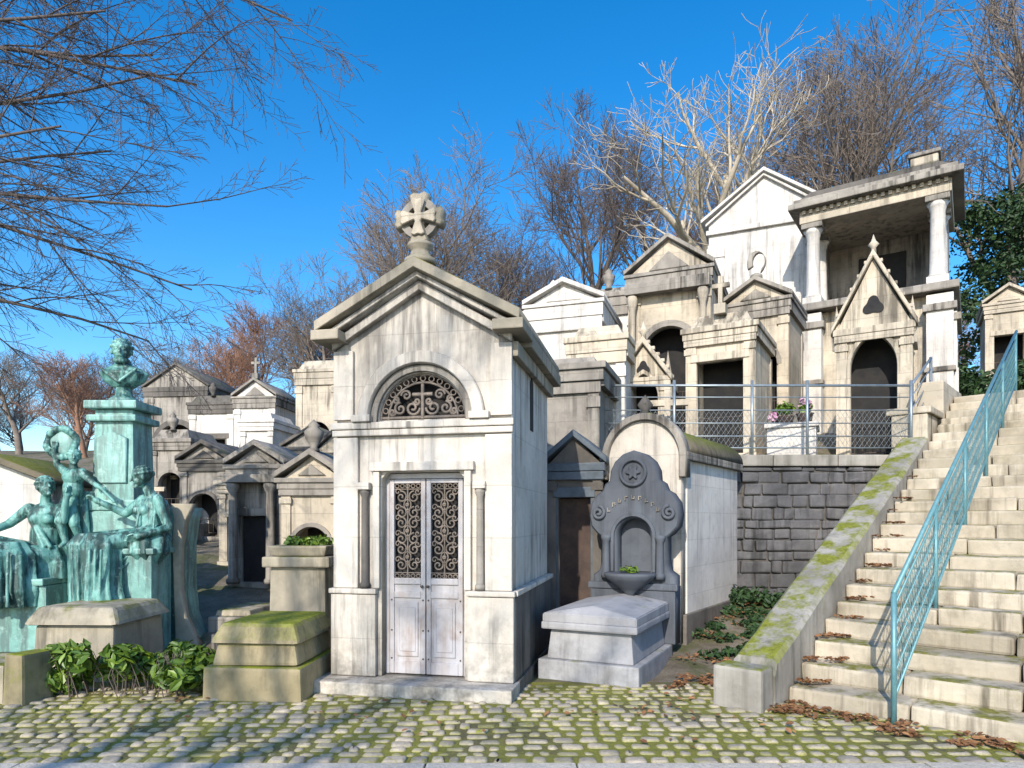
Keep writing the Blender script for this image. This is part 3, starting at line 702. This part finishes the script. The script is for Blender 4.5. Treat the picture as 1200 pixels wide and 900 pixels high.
bl=[]
for i in range(26):
    x=random.uniform(-4.25,-2.85); bl.append(((x,random.uniform(6.05,6.5),random.uniform(.12,.38)),(.17,.16,.13),1))
leaves('foliage',bl,95,.062,'leaf',e)
pa=[]
for i in range(60):
    x=random.uniform(-4.2,-2.9); y=random.uniform(6.1,6.5); pts=[Vector((x,y,0)),Vector((x+random.uniform(-.08,.08),y-.05,.2)),Vector((x+random.uniform(-.15,.15),y-.1,.4))]; pa.append((pts,[.006,.005,.003]))
tubeobj('stems',pa,'barkd',e)
bl=[]
for i in range(110):
    r=random.random()
    if r<.35: t=random.uniform(-.3,4.5); s_=random.uniform(.02,.25); q=O+D*t+E*s_; z=.02+.155*(int(max(0,t)/.335)+1 if t>0 else 0)
    elif r<.65: q=O+D*random.uniform(-.45,-.05)+E*random.uniform(0,2.); z=.025
    elif r<.82: q=Vector((random.uniform(1.5,2.2),random.uniform(6.4,7.0),0)); z=.02
    else: q=Vector((random.uniform(-4,4),random.uniform(4.8,6.5),0)); z=.03
    bl.append(((q.x,q.y,z+.01),(.12,.10,.012) if r<.82 else (.5,.3,.01),.5 if r<.82 else .15))
leaves('leaf_litter',bl,34,.028,'leafb',None,True,.6)
bl=[((random.uniform(2.2,3.6),random.uniform(7.5,10.2),0),(.2,.2,.07),1) for i in range(30)]
bl=[((c[0],c[1],H(c[0],c[1])+.05),r,w) for c,r,w in bl]
leaves('ground_ivy',bl,60,.04,'leafd',None,False,.6)
bl=[((random.uniform(3.0,3.9),random.uniform(9.6,10.2),0),(.25,.2,.16),1) for i in range(8)]
bl=[((c[0],c[1],H(c[0],c[1])+.12),r,w) for c,r,w in bl]
leaves('green_shrub',bl,90,.045,'leafd',None,False,.5)
bl=[((random.uniform(1.9,3.4),random.uniform(7.0,9.8),0),(.35,.3,.015),1) for i in range(22)]
bl=[((c[0],c[1],H(c[0],c[1])+.045),r,w) for c,r,w in bl]
leaves('leaf_pile',bl,40,.028,'leafb',None,True,.6)
e=empty('evergreen_tree',(17.5,24,H(17.5,24)))
bl=[((random.gauss(0,1.0)*1.0,random.gauss(0,1.0),4.2+random.uniform(-2.5,2.8)),(1.0,1.0,.7),1) for i in range(34)]
leaves('foliage',bl,260,.10,'leafd',e)
tubeobj('trunk',[([Vector((0,0,0)),Vector((.1,0,3)),Vector((0,0,6))],[.25,.18,.05])],'bark',e)
bl=[((random.uniform(10.2,13.8),random.uniform(14.8,16.6),4.2+random.uniform(0,.9)),(.5,.5,.4),1) for i in range(34)]
leaves('clipped_hedge',bl,170,.07,'leafd')
# ------------------------------------------------------------------ temple mausoleum
e=empty('temple_mausoleum',(7.75,14.7,3.45),34)
w=1.4; DD=2.3
plate(e,'podium_front',[(-w,0),(w,0),(w,2.85),(-w,2.85)],[[(-.6,.25),(-.6,2.3),(.6,2.3),(.6,.25)]],.25,.5,'warm',.01)
boxes(e,'podium_walls',[(w-.25,w,.5,DD,0,2.85),(-w,-w+.25,.5,DD,0,2.85),(-w+.25,w-.25,DD-.25,DD,0,2.85)],'pale',.01)
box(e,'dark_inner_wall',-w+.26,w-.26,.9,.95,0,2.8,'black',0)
boxes(e,'corner_piers',[(-w-.08,-w+.40,-.05,.248,0,2.8),(w-.40,w+.08,-.05,.248,0,2.8),(w+.002,w+.12,.9,1.3,0,2.8),(w+.002,w+.12,1.95,2.35,0,2.8),(w+.002,w+.16,.25,.6,0,1.3)],'pale',.015)
boxes(e,'pier_caps',[(-w-.14,-w+.46,-.11,.2,2.45,2.6),(w-.46,w+.14,-.11,.2,2.45,2.6),(-w-.12,-w+.44,-.09,.2,1.2,1.3),(w-.44,w+.12,-.09,.2,1.2,1.3),(w+.0025,w+.2,.85,2.4,2.45,2.6)],'grey',.015)
box(e,'platform',-w-.18,w+.18,-.15,DD+.12,2.852,3.02,'grey',.03)
for cx_ in (-w+.2,w-.2):
    for cy_ in (.15,1.0):
        box(e,'column_base',cx_-.20,cx_+.20,cy_-.20,cy_+.20,3.022,3.18,'pale',.015)
        lathe(e,'column',[(.18,0),(.18,.05),(.155,.09),(.15,.4),(.135,1.36),(.15,1.40),(.16,1.46),(.21,1.54)],(cx_,cy_,3.18),'pale',20)
        box(e,'capital',cx_-.22,cx_+.22,cy_-.22,cy_+.22,4.722,4.84,'grey',.02)
boxes(e,'cella_walls',[(-w+.05,-w+.25,1.25,DD-.1,3.022,4.84),(w-.25,w-.05,1.25,DD-.1,3.022,4.84),(-w+.25,w-.25,DD-.3,DD-.1,3.022,4.84)],'grey',.01)
boxes(e,'cella_shade',[(-.5,.5,DD-.34,DD-.302,3.03,4.5)],'black',.01)  # black sheet on the back wall, deep shade put into its colour
boxes(e,'entablature',[(-w-.05,w+.05,-.08,DD+.05,4.842,5.12)],'warm',.015)
dn=[]
for i in range(20): xx=-w+.02+i*(2*w-.1)/19; dn.append((xx,xx+.07,-.15,-.082,5.03,5.11))
boxes(e,'dentils',dn,'warm',.004)
boxes(e,'cornice',[(-w-.26,w+.26,-.30,DD+.2,5.122,5.25),(-w-.16,w+.16,-.20,DD+.12,5.252,5.36)],'grey',.02)
plate(e,'low_pediment',[(-w-.1,5.362),(w+.1,5.362),(w-.2,5.50),(-w+.2,5.50)],[],-.12,DD,'dark',.015)
box(e,'acroterion',.72,1.22,-.1,.4,5.502,5.68,'warm',.03)
boxes(e,'acroterion_cap',[(.68,1.26,-.14,.44,5.682,5.76)],'grey',.02)
lathe(e,'statue_plinth_urn',[(.12,0),(.06,.1),(.16,.3),(.18,.5),(.09,.6),(.0,.8)],(0,.6,3.03),'warm',14)
# ------------------------------------------------------------------ left foreground stones
e=empty('mossy_stone_grave',(-2.30,6.02,0),4)
box(e,'lower_block',-.46,.46,0,1.1,-.05,.30,'mossbox',.03,.01,.008)
box(e,'upper_block',-.40,.40,.06,1.04,.302,.50,'mossbox',.03,.04,.006)
box(e,'lid',-.42,.42,.04,1.06,.502,.68,'mossbox',.04,.09,.006)
e=empty('stone_planter',(-2.38,7.55,0),4)
box(e,'pedestal',-.33,.33,0,.55,-.05,1.08,'mosspier',.02,.02); box(e,'pedestal_cap',-.38,.38,-.05,.6,1.082,1.2,'mosspier',.02)
box(e,'trough',-.30,.30,.03,.52,1.202,1.32,'mosspier',.02,-.04)
leaves('plants',[((random.uniform(-.25,.25),.27,1.36),(.12,.2,.07),1) for i in range(6)],70,.035,'leaf',e)
e=empty('stone_grave_box',(-4.35,6.75,0),2)
box(e,'body',-.42,.42,0,.95,-.05,.56,'mosspier',.03,.03,.008); box(e,'cap',-.48,.48,-.05,1.0,.562,.74,'mosspier',.05,.1,.008)
e=empty('stone_kerb_block',(-4.55,5.95,0),8)
box(e,'block',-1.6,.12,0,.3,-.05,.34,'mosspier',.03,.01,.01); box(e,'end_post',.14,.36,-.04,.30,-.05,.44,'mossbox',.03,.01,.01)
# ------------------------------------------------------------------ bronze monument
mo=empty('bronze_monument',(-4.73,8.25,.10),0)
def capsule(bm,p1,r1,p2,r2,n=10):
    p1=Vector(p1);p2=Vector(p2); d=(p2-p1); L=d.length; d.normalize(); u=d.orthogonal().normalized(); w=d.cross(u)
    st_=[(-r1*.98,r1*.2),(-r1*.7,r1*.71),(0,r1)]+[(L,r2),(L+r2*.7,r2*.71),(L+r2*.98,r2*.2)]
    rings=[[bm.verts.new(p1+d*h_+u*(rr*math.cos(2*math.pi*i/n))+w*(rr*math.sin(2*math.pi*i/n))) for i in range(n)] for h_,rr in st_]
    for a_,b_ in zip(rings,rings[1:]):
        for i in range(n): bm.faces.new((a_[i],a_[(i+1)%n],b_[(i+1)%n],b_[i]))
    bm.faces.new(rings[0][::-1]); bm.faces.new(rings[-1])
def ell(bm,c,r,rot=None):
    mt=Matrix.Translation(c)@(rot or Matrix.Identity(4))@Matrix.Diagonal((r[0],r[1],r[2],1))
    bmesh.ops.create_uvsphere(bm,u_segments=16,v_segments=10,radius=1,matrix=mt)
def loft(bm,rings,n=48,pleats=9,amp=.08,ph=0.):
    R=[]
    for k,(c,rx,ry,am) in enumerate(rings):
        R.append([bm.verts.new((c[0]+rx*math.cos(t)*(1+am*math.sin(pleats*t+ph+.25*k)+am*.5*math.sin(pleats*1.7*t+k*.2)),c[1]+ry*math.sin(t)*(1+am*math.sin(pleats*t+ph+.25*k)),c[2])) for t in [2*math.pi*i/n for i in range(n)]])
    for a_,b_ in zip(R,R[1:]):
        for i in range(n): bm.faces.new((a_[i],a_[(i+1)%n],b_[(i+1)%n],b_[i]))
    bm.faces.new(R[0][::-1]); bm.faces.new(R[-1])
def head(bm,c,s,face,hair=True,beard=False):
    c=Vector(c); f=Vector((face[0],face[1],face[2] if len(face)>2 else 0)).normalized(); l=f.cross(Vector((0,0,1))).normalized(); up=l.cross(f).normalized()
    if up.z<0: up=-up
    fr=Matrix((l,f,up)).transposed().to_4x4()
    q=lambda x,y,z: c+l*(x*s)+f*(y*s)+up*(z*s)
    ell(bm,q(0,-.05,.08),(s*.37,s*.42,s*.42),fr)
    ell(bm,q(0,.12,-.15),(s*.27,s*.27,s*.34),fr)
    capsule(bm,q(0,.37,.06),s*.035,q(0,.50,-.12),s*.065,6)
    ell(bm,q(0,.33,-.42),(s*.11,s*.10,s*.09),fr)
    for k in (-1,1):
        capsule(bm,q(k*.06,.37,.12),s*.045,q(k*.22,.29,.10),s*.04,6)
        ell(bm,q(k*.13,.33,.02),(s*.06,s*.045,s*.04),fr)
        ell(bm,q(k*.36,0,-.05),(s*.05,s*.09,s*.13),fr)
        ell(bm,q(k*.16,.27,-.13),(s*.09,s*.09,s*.08),fr)
    capsule(bm,q(-.07,.37,-.25),s*.035,q(.07,.37,-.25),s*.035,6)
    if hair:
        ell(bm,q(0,-.42,.05),(s*.17,s*.17,s*.16),fr)
        for ring,(zz,rr,cnt) in enumerate(((.16,.36,14),(.33,.28,11),(.44,.15,7))):
            for k in range(cnt):
                a_=2*math.pi*k/cnt+ring*.3; yy_=-.06+rr*1.08*math.sin(a_)
                if ring==0 and yy_>.26: continue
                ell(bm,q(rr*math.cos(a_),yy_,zz),(s*.085,s*.085,s*.07),fr)
    if beard:
        for k in range(7): a_=math.pi*k/6; ell(bm,q(.2*math.cos(a_),.18+.17*math.sin(a_),-.42-.05*math.sin(a_)),(s*.09,)*3,fr)
    return q
def hand(bm,w,d,side,s=1.):
    w=Vector(w);d=Vector(d).normalized();side=Vector(side).normalized(); n_=d.cross(side)
    capsule(bm,w,.03*s,w+d*.06*s,.038*s,8)
    for i,l_ in enumerate((.065,.08,.078,.058)):
        b=w+d*.085*s+side*(i-1.5)*.026*s; k=b+d*l_*.55*s; capsule(bm,b,.0115*s,k,.0105*s,6); capsule(bm,k,.0105*s,k+(d*.8-n_*.5)*l_*.5*s,.009*s,6)
    b=w+d*.03*s-side*.04*s; capsule(bm,b,.014*s,b+(d*.6-side*.7)*.06*s,.011*s,6)
def fold(bm,a,b,r,sag=.03,n=6):
    a=Vector(a);b=Vector(b); pts=[a.lerp(b,i/n)-Vector((0,0,sag*math.sin(math.pi*i/n))) for i in range(n+1)]
    for p,q in zip(pts,pts[1:]): capsule(bm,p,r,q,r,6)
def figure(name,build,voxel=.010,smooth=1,loc=(0,0,0)):
    bm=bmesh.new(); build(bm); bmesh.ops.recalc_face_normals(bm,faces=bm.faces)
    o=bmobj(name,bm,'bronze',mo,True); o.location=loc
    r=o.modifiers.new('Remesh','REMESH'); r.mode='VOXEL'; r.voxel_size=voxel; r.use_smooth_shade=True
    sm=o.modifiers.new('Smooth','SMOOTH'); sm.factor=.5; sm.iterations=smooth
    return o
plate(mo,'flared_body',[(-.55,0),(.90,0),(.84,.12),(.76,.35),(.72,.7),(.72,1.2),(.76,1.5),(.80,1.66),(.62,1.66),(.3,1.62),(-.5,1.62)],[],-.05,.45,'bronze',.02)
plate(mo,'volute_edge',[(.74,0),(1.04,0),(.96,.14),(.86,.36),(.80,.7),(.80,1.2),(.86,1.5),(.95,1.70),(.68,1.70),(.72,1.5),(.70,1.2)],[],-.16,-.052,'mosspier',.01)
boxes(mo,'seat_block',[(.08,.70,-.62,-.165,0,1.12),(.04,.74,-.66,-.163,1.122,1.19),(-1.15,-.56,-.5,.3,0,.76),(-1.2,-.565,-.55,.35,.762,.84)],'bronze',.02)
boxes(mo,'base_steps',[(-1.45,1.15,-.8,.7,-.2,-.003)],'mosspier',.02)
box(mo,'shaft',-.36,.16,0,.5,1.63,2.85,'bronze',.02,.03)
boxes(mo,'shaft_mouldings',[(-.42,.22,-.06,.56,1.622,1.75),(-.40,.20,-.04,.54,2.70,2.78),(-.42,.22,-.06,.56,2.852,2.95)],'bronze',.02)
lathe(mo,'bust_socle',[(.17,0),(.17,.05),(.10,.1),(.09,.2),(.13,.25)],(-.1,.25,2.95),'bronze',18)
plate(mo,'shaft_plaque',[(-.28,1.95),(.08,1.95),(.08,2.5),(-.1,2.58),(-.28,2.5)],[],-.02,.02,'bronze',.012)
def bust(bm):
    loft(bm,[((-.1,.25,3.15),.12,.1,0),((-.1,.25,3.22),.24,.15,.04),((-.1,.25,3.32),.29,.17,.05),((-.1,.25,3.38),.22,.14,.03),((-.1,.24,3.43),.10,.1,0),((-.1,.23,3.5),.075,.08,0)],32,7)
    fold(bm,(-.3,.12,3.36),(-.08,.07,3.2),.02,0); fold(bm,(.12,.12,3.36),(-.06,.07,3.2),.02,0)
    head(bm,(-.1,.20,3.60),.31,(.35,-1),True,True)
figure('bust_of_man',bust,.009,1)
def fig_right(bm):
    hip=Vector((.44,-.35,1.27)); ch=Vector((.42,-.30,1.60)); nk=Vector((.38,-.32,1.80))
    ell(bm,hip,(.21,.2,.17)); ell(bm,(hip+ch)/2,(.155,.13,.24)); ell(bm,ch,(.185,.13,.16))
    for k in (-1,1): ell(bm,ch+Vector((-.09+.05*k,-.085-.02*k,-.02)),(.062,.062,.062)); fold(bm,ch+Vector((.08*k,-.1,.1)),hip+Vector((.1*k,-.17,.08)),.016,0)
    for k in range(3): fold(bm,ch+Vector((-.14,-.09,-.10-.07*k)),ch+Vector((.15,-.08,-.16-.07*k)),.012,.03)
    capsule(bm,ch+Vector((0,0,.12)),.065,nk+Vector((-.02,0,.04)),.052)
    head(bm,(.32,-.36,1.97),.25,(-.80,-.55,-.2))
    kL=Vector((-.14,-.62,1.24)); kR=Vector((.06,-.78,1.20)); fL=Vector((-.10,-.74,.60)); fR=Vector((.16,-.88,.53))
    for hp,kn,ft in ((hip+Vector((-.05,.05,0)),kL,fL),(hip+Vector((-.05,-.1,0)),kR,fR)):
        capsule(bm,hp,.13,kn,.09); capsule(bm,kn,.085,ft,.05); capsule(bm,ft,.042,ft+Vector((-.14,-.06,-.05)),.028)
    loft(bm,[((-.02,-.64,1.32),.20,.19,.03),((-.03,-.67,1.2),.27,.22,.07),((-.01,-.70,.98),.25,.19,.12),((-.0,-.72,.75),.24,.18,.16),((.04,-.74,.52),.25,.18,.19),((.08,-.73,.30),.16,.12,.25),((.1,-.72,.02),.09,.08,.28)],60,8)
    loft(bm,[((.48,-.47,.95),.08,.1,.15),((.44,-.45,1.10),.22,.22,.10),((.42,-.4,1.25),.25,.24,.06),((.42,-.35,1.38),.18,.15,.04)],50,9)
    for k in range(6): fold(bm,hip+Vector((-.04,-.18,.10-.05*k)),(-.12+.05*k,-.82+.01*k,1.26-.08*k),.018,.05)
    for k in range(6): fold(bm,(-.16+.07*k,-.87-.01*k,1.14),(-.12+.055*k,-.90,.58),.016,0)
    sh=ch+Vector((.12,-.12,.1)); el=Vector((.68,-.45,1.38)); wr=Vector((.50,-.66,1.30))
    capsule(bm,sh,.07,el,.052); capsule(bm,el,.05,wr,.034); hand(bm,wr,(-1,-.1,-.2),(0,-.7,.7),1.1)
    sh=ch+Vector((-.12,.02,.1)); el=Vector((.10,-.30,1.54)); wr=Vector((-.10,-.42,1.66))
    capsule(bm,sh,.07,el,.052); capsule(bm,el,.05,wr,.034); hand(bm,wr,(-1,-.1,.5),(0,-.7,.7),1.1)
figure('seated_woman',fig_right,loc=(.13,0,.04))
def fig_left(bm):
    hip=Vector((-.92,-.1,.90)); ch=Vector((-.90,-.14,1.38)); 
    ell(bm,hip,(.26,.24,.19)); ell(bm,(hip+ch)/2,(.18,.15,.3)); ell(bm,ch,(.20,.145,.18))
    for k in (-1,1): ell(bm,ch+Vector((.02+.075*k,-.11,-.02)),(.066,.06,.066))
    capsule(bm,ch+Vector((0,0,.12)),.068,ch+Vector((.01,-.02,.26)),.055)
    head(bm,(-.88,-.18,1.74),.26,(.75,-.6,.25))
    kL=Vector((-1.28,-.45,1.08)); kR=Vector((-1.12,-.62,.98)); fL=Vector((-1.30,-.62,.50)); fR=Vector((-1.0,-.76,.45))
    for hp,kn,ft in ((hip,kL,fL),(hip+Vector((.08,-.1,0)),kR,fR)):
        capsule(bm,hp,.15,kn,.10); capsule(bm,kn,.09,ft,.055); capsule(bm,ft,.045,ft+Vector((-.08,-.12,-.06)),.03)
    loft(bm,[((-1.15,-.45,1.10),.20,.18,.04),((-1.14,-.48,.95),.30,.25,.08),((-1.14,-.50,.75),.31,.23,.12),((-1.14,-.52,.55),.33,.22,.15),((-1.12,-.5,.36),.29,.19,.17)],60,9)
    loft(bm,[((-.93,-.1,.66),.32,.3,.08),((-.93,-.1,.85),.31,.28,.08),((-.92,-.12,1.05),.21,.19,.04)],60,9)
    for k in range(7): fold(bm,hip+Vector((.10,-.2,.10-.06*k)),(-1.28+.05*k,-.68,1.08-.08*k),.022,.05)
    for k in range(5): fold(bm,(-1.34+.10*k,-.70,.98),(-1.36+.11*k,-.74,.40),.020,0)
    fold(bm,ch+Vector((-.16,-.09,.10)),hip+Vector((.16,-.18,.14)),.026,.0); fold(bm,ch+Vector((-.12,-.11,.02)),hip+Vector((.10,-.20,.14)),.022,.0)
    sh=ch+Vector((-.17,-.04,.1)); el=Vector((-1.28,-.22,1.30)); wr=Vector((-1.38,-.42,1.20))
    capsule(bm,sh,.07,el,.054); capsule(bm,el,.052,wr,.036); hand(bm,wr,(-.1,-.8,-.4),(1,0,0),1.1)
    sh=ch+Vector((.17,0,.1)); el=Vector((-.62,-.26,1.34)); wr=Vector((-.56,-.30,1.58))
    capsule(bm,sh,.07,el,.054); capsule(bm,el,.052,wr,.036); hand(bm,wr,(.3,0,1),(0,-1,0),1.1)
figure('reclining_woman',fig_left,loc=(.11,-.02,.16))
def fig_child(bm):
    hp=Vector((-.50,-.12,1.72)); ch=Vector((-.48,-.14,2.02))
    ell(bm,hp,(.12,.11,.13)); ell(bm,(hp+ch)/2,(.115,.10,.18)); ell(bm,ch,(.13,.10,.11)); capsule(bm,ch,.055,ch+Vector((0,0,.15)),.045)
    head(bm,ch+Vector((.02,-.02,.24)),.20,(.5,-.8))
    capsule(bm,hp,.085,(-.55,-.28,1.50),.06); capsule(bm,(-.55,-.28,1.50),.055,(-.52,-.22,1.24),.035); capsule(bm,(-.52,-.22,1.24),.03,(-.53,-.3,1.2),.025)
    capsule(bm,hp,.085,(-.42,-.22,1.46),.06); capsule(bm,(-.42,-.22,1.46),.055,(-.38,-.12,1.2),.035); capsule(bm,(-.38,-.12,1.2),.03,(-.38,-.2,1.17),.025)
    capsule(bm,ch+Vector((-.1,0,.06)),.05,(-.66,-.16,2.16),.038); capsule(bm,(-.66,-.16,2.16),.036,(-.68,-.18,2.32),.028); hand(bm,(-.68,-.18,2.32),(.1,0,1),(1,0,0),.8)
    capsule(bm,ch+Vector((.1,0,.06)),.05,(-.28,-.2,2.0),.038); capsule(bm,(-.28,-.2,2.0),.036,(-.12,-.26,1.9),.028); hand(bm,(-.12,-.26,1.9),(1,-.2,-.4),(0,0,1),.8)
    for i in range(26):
        a_=i*2*math.pi/26; ell(bm,(-.62+.17*math.cos(a_),-.14+.02*math.sin(a_*5),2.42+.17*math.sin(a_)),(.045,.04,.045))
    capsule(bm,(-.62,-.10,2.42),.15,(-.62,-.09,2.42),.15,20) if False else lathe(mo,'wreath_shield',[(.16,0),(.165,.02),(.10,.05),(.0,.06)],(0,0,0),'bronze',24)
    fold(bm,(-.12,-.26,1.92),(.12,-.34,1.72),.02,.0)
    loft(bm,[((-.5,0,1.15),.20,.12,.22),((-.52,-.02,1.5),.22,.13,.18),((-.5,-.02,1.85),.16,.10,.12)],40,6)
figure('child_with_wreath',fig_child,.009,1)
sh_=bpy.data.objects['wreath_shield']; sh_.rotation_euler=(math.radians(90),0,0); sh_.location=(-.62,-.11,2.42)
# ------------------------------------------------------------------ bare trees
def grow(out,rng,p,d,L,r,lev,kids,wob,up,minr,ratio=(.5,.78),ang=(.45,.95),first=.3):
    n=(7,6,5,4,3,3)[min(lev,5)]
    pts=[p.copy()]; rad=[r]; dirs=[d]
    for i in range(n):
        d=(d+Vector((rng.uniform(-1,1),rng.uniform(-1,1),rng.uniform(-1,1)))*wob+Vector((0,0,up))).normalized()
        p=p+d*(L/n); pts.append(p.copy()); rad.append(max(minr,r*(1-.72*(i+1)/n))); dirs.append(d)
    out.append((pts,rad))
    if lev>=len(kids): return
    k=kids[lev]
    for j in range(k):
        f=first+(1-first)*(j+rng.random())/k; f=min(f,.999)
        i=int(f*n); q=pts[i].lerp(pts[i+1],f*n-i); rr=rad[i]
        dd=dirs[i+1]; u=dd.orthogonal().normalized(); a=rng.uniform(0,6.283)
        u=(u*math.cos(a)+dd.cross(u)*math.sin(a)).normalized(); th=rng.uniform(*ang)
        nd=(dd*math.cos(th)+u*math.sin(th)).normalized()
        cl=L*rng.uniform(*ratio)*(1.15-.5*f)
        grow(out,rng,q,nd,cl,max(minr,rr*rng.uniform(.45,.7)),lev+1,kids,wob*1.12,up,minr,ratio,ang,.15)
def tree_mesh(name,seed,Ht,r,kids,mat,wob=.16,up=.06,minr=.008,ang=(.35,.8),first=.3,trunk=.62):
    rng=random.Random(seed); out=[]
    grow(out,rng,Vector((0,0,0)),Vector((0,0,1)),Ht*trunk,r,0,kids,wob,up,minr,(.5,.75),ang,first)
    V,F=tubes(out); me=bpy.data.meshes.new(name); me.from_pydata([tuple(v) for v in V],[],F); me.update()
    me.materials.append(M[mat])
    for p in me.polygons: p.use_smooth=True
    zs=max(v.co.z for v in me.vertices); return me,zs
TM={ 'a':tree_mesh('bare_tree_a',3,12,.22,(10,7,6,6),'bark',wob=.12,ang=(.4,.9)),
     'b':tree_mesh('bare_tree_b',11,12,.20,(11,7,6,6),'barkd',up=.07,wob=.11,ang=(.4,.85)),
     'c':tree_mesh('bare_tree_c',29,12,.36,(7,5,5,4),'barkl',wob=.22,up=.09,ang=(.35,.8),first=.2),
     'd':tree_mesh('bare_tree_d',31,10,.2,(9,7,6,5),'barkr',minr=.010,wob=.12),
     'e':tree_mesh('bare_tree_e',47,12,.22,(9,7,6,5),'bark',wob=.15,ang=(.4,.9)),
     'f':tree_mesh('bare_tree_f',61,12,.20,(6,5,4,2),'barkl',wob=.2,ang=(.4,.9),minr=.006)}
def tree(name,k,x,y,top,rot=0.,wx=1.):
    me,zs=TM[k]; o=bpy.data.objects.new(name,me); COL.objects.link(o); z=H(x,y)-.3
    s=(top-z)/zs; o.location=(x,y,z); o.scale=(s*wx,s*wx,s); o.rotation_euler=(0,0,rot); return o
tree('bare_tree','b',3.4,28,19.0,.3,.95)
tree('bare_tree','a',6.6,32,18.5,1.9,.9)
tree('plane_tree','c',8.0,24,18.6,.8,1.15)
tree('bare_tree','a',10.6,30,19,2.4,.9)
tree('bare_tree','e',14.2,27,21.5,.4)
tree('bare_tree','a',18.5,26,23.,3.3)
tree('bare_tree','b',17,33,26,5.)
tree('bare_tree','e',-3.4,34,19.5,1.,1.05)
tree('bare_tree','a',-7.5,38,19.5,4.,1.)
tree('bare_tree','b',-.4,38,19.0,2.,1.05)
tree('bare_tree','a',2.,40,18.0,.7,1.05)
tree('bare_tree','e',-10.,38,16.5,5.1,1.)
tree('bare_tree','b',-13.,42,16.,3.1,1.1)
tree('red_twig_tree','d',-15.5,42,15.,1.,1.1)
tree('red_twig_tree','d',-12.,45,15.5,3.,1.1)
tree('red_twig_tree','d',-15.4,36,12.2,4.,1.3)
tree('bare_tree','e',-22,42,13.5,2.,1.3)
tree('bare_tree','b',-27,45,13.,4.,1.5)
tree('bare_tree','a',-31,43,13,1.,1.5)
tree('bare_tree','e',-20,50,13.5,.5,1.5)
tree('red_twig_tree','d',-25,40,11.5,.5,1.5)
tree('red_twig_tree','d',9.5,34,16.5,.2,1.1)
tree('red_twig_tree','d',13,38,20.5,2.2,1.1)
e=empty('distant_trees')
rng=random.Random(5)
for i in range(34):
    k=rng.choice('abde'); me,zs=TM[k]; x=-66+i*3.2+rng.uniform(-1,1); y=rng.uniform(50,62)
    o=bpy.data.objects.new('tree_%d'%i,me); COL.objects.link(o); o.parent=e; s=rng.uniform(6.5,9.5)/zs; o.location=(x,y,H(x,y)-.5); o.scale=(s*1.6,s*1.6,s); o.rotation_euler=(0,0,rng.uniform(0,6))
# trees on the avenue behind the viewer - throw dappled shade
tree('avenue_tree','f',-7.,-9.5,15.5,.6,1.)
tree('avenue_tree','f',1.8,-11.5,16,1.6,1.)
# near tree at left with hanging boughs
rng=random.Random(19); out=[]
tp=Vector((-9.6,7.6,0))
trunk=[tp+Vector((0,0,z)) for z in (-.2,1.5,3,4.5,6,7.5,9.5)]; out.append((trunk,[.30,.27,.24,.21,.18,.14,.07]))
for (z,dx,dy,dz,L) in ((4.8,1,.05,.34,4.8),(5.6,1,.18,.30,5.4),(6.4,1,-.08,.30,5.2),(7.2,1,.15,.20,5.8),(8.0,1,.0,.20,5.2),(6.8,1,.35,.12,5.2),(8.8,1,.1,.05,5.8),(5.0,1,.3,.5,4.8),(9.3,1,.05,.0,7.0),(4.2,1,.0,.45,4.6),(7.6,1,-.2,.28,5.0),(5.3,1,.1,.12,5.4),(6.0,1,.25,.02,5.6),(4.6,1,.2,.2,5.0)):
    grow(out,rng,tp+Vector((0,0,z)),Vector((dx,dy,dz)).normalized(),L,.045,1,(0,11,8,7),.11,-.028,.0032,(.30,.48),(.35,.9),.2)
tubeobj('overhanging_tree',out,'barkd')
# ------------------------------------------------------------------ light, sky, camera
sd=Vector((-.31*.86,-.95*.86,.51)).normalized()
el=math.asin(sd.z); rot=math.atan2(sd.x,sd.y)%(2*math.pi)
w=bpy.data.worlds.new('World'); S.world=w; w.use_nodes=True; nt=w.node_tree
bg=nt.nodes['Background']; sk=nt.nodes.new('ShaderNodeTexSky'); sk.sky_type='NISHITA'; sk.sun_disc=False
sk.sun_elevation=el; sk.sun_rotation=rot; sk.air_density=1.0; sk.dust_density=.7; sk.ozone_density=2.5; sk.altitude=100
hs=nt.nodes.new('ShaderNodeHueSaturation'); hs.inputs['Saturation'].default_value=1.42; hs.inputs['Value'].default_value=1.85
nt.links.new(sk.outputs[0],hs.inputs['Color']); nt.links.new(hs.outputs[0],bg.inputs[0]); bg.inputs[1].default_value=.14
su=bpy.data.lights.new('sun','SUN'); su.energy=5.0; su.angle=math.radians(.5); su.color=(1,.92,.80)
so=bpy.data.objects.new('sun',su); COL.objects.link(so); so.rotation_euler=sd.to_track_quat('Z','Y').to_euler()
cam=bpy.data.cameras.new('camera'); co=bpy.data.objects.new('camera',cam); COL.objects.link(co)
co.location=(0,0,1.6); co.rotation_euler=(math.radians(90),0,0); cam.lens=24; cam.sensor_width=36; cam.shift_y=160/1200; cam.clip_end=3000
S.camera=co
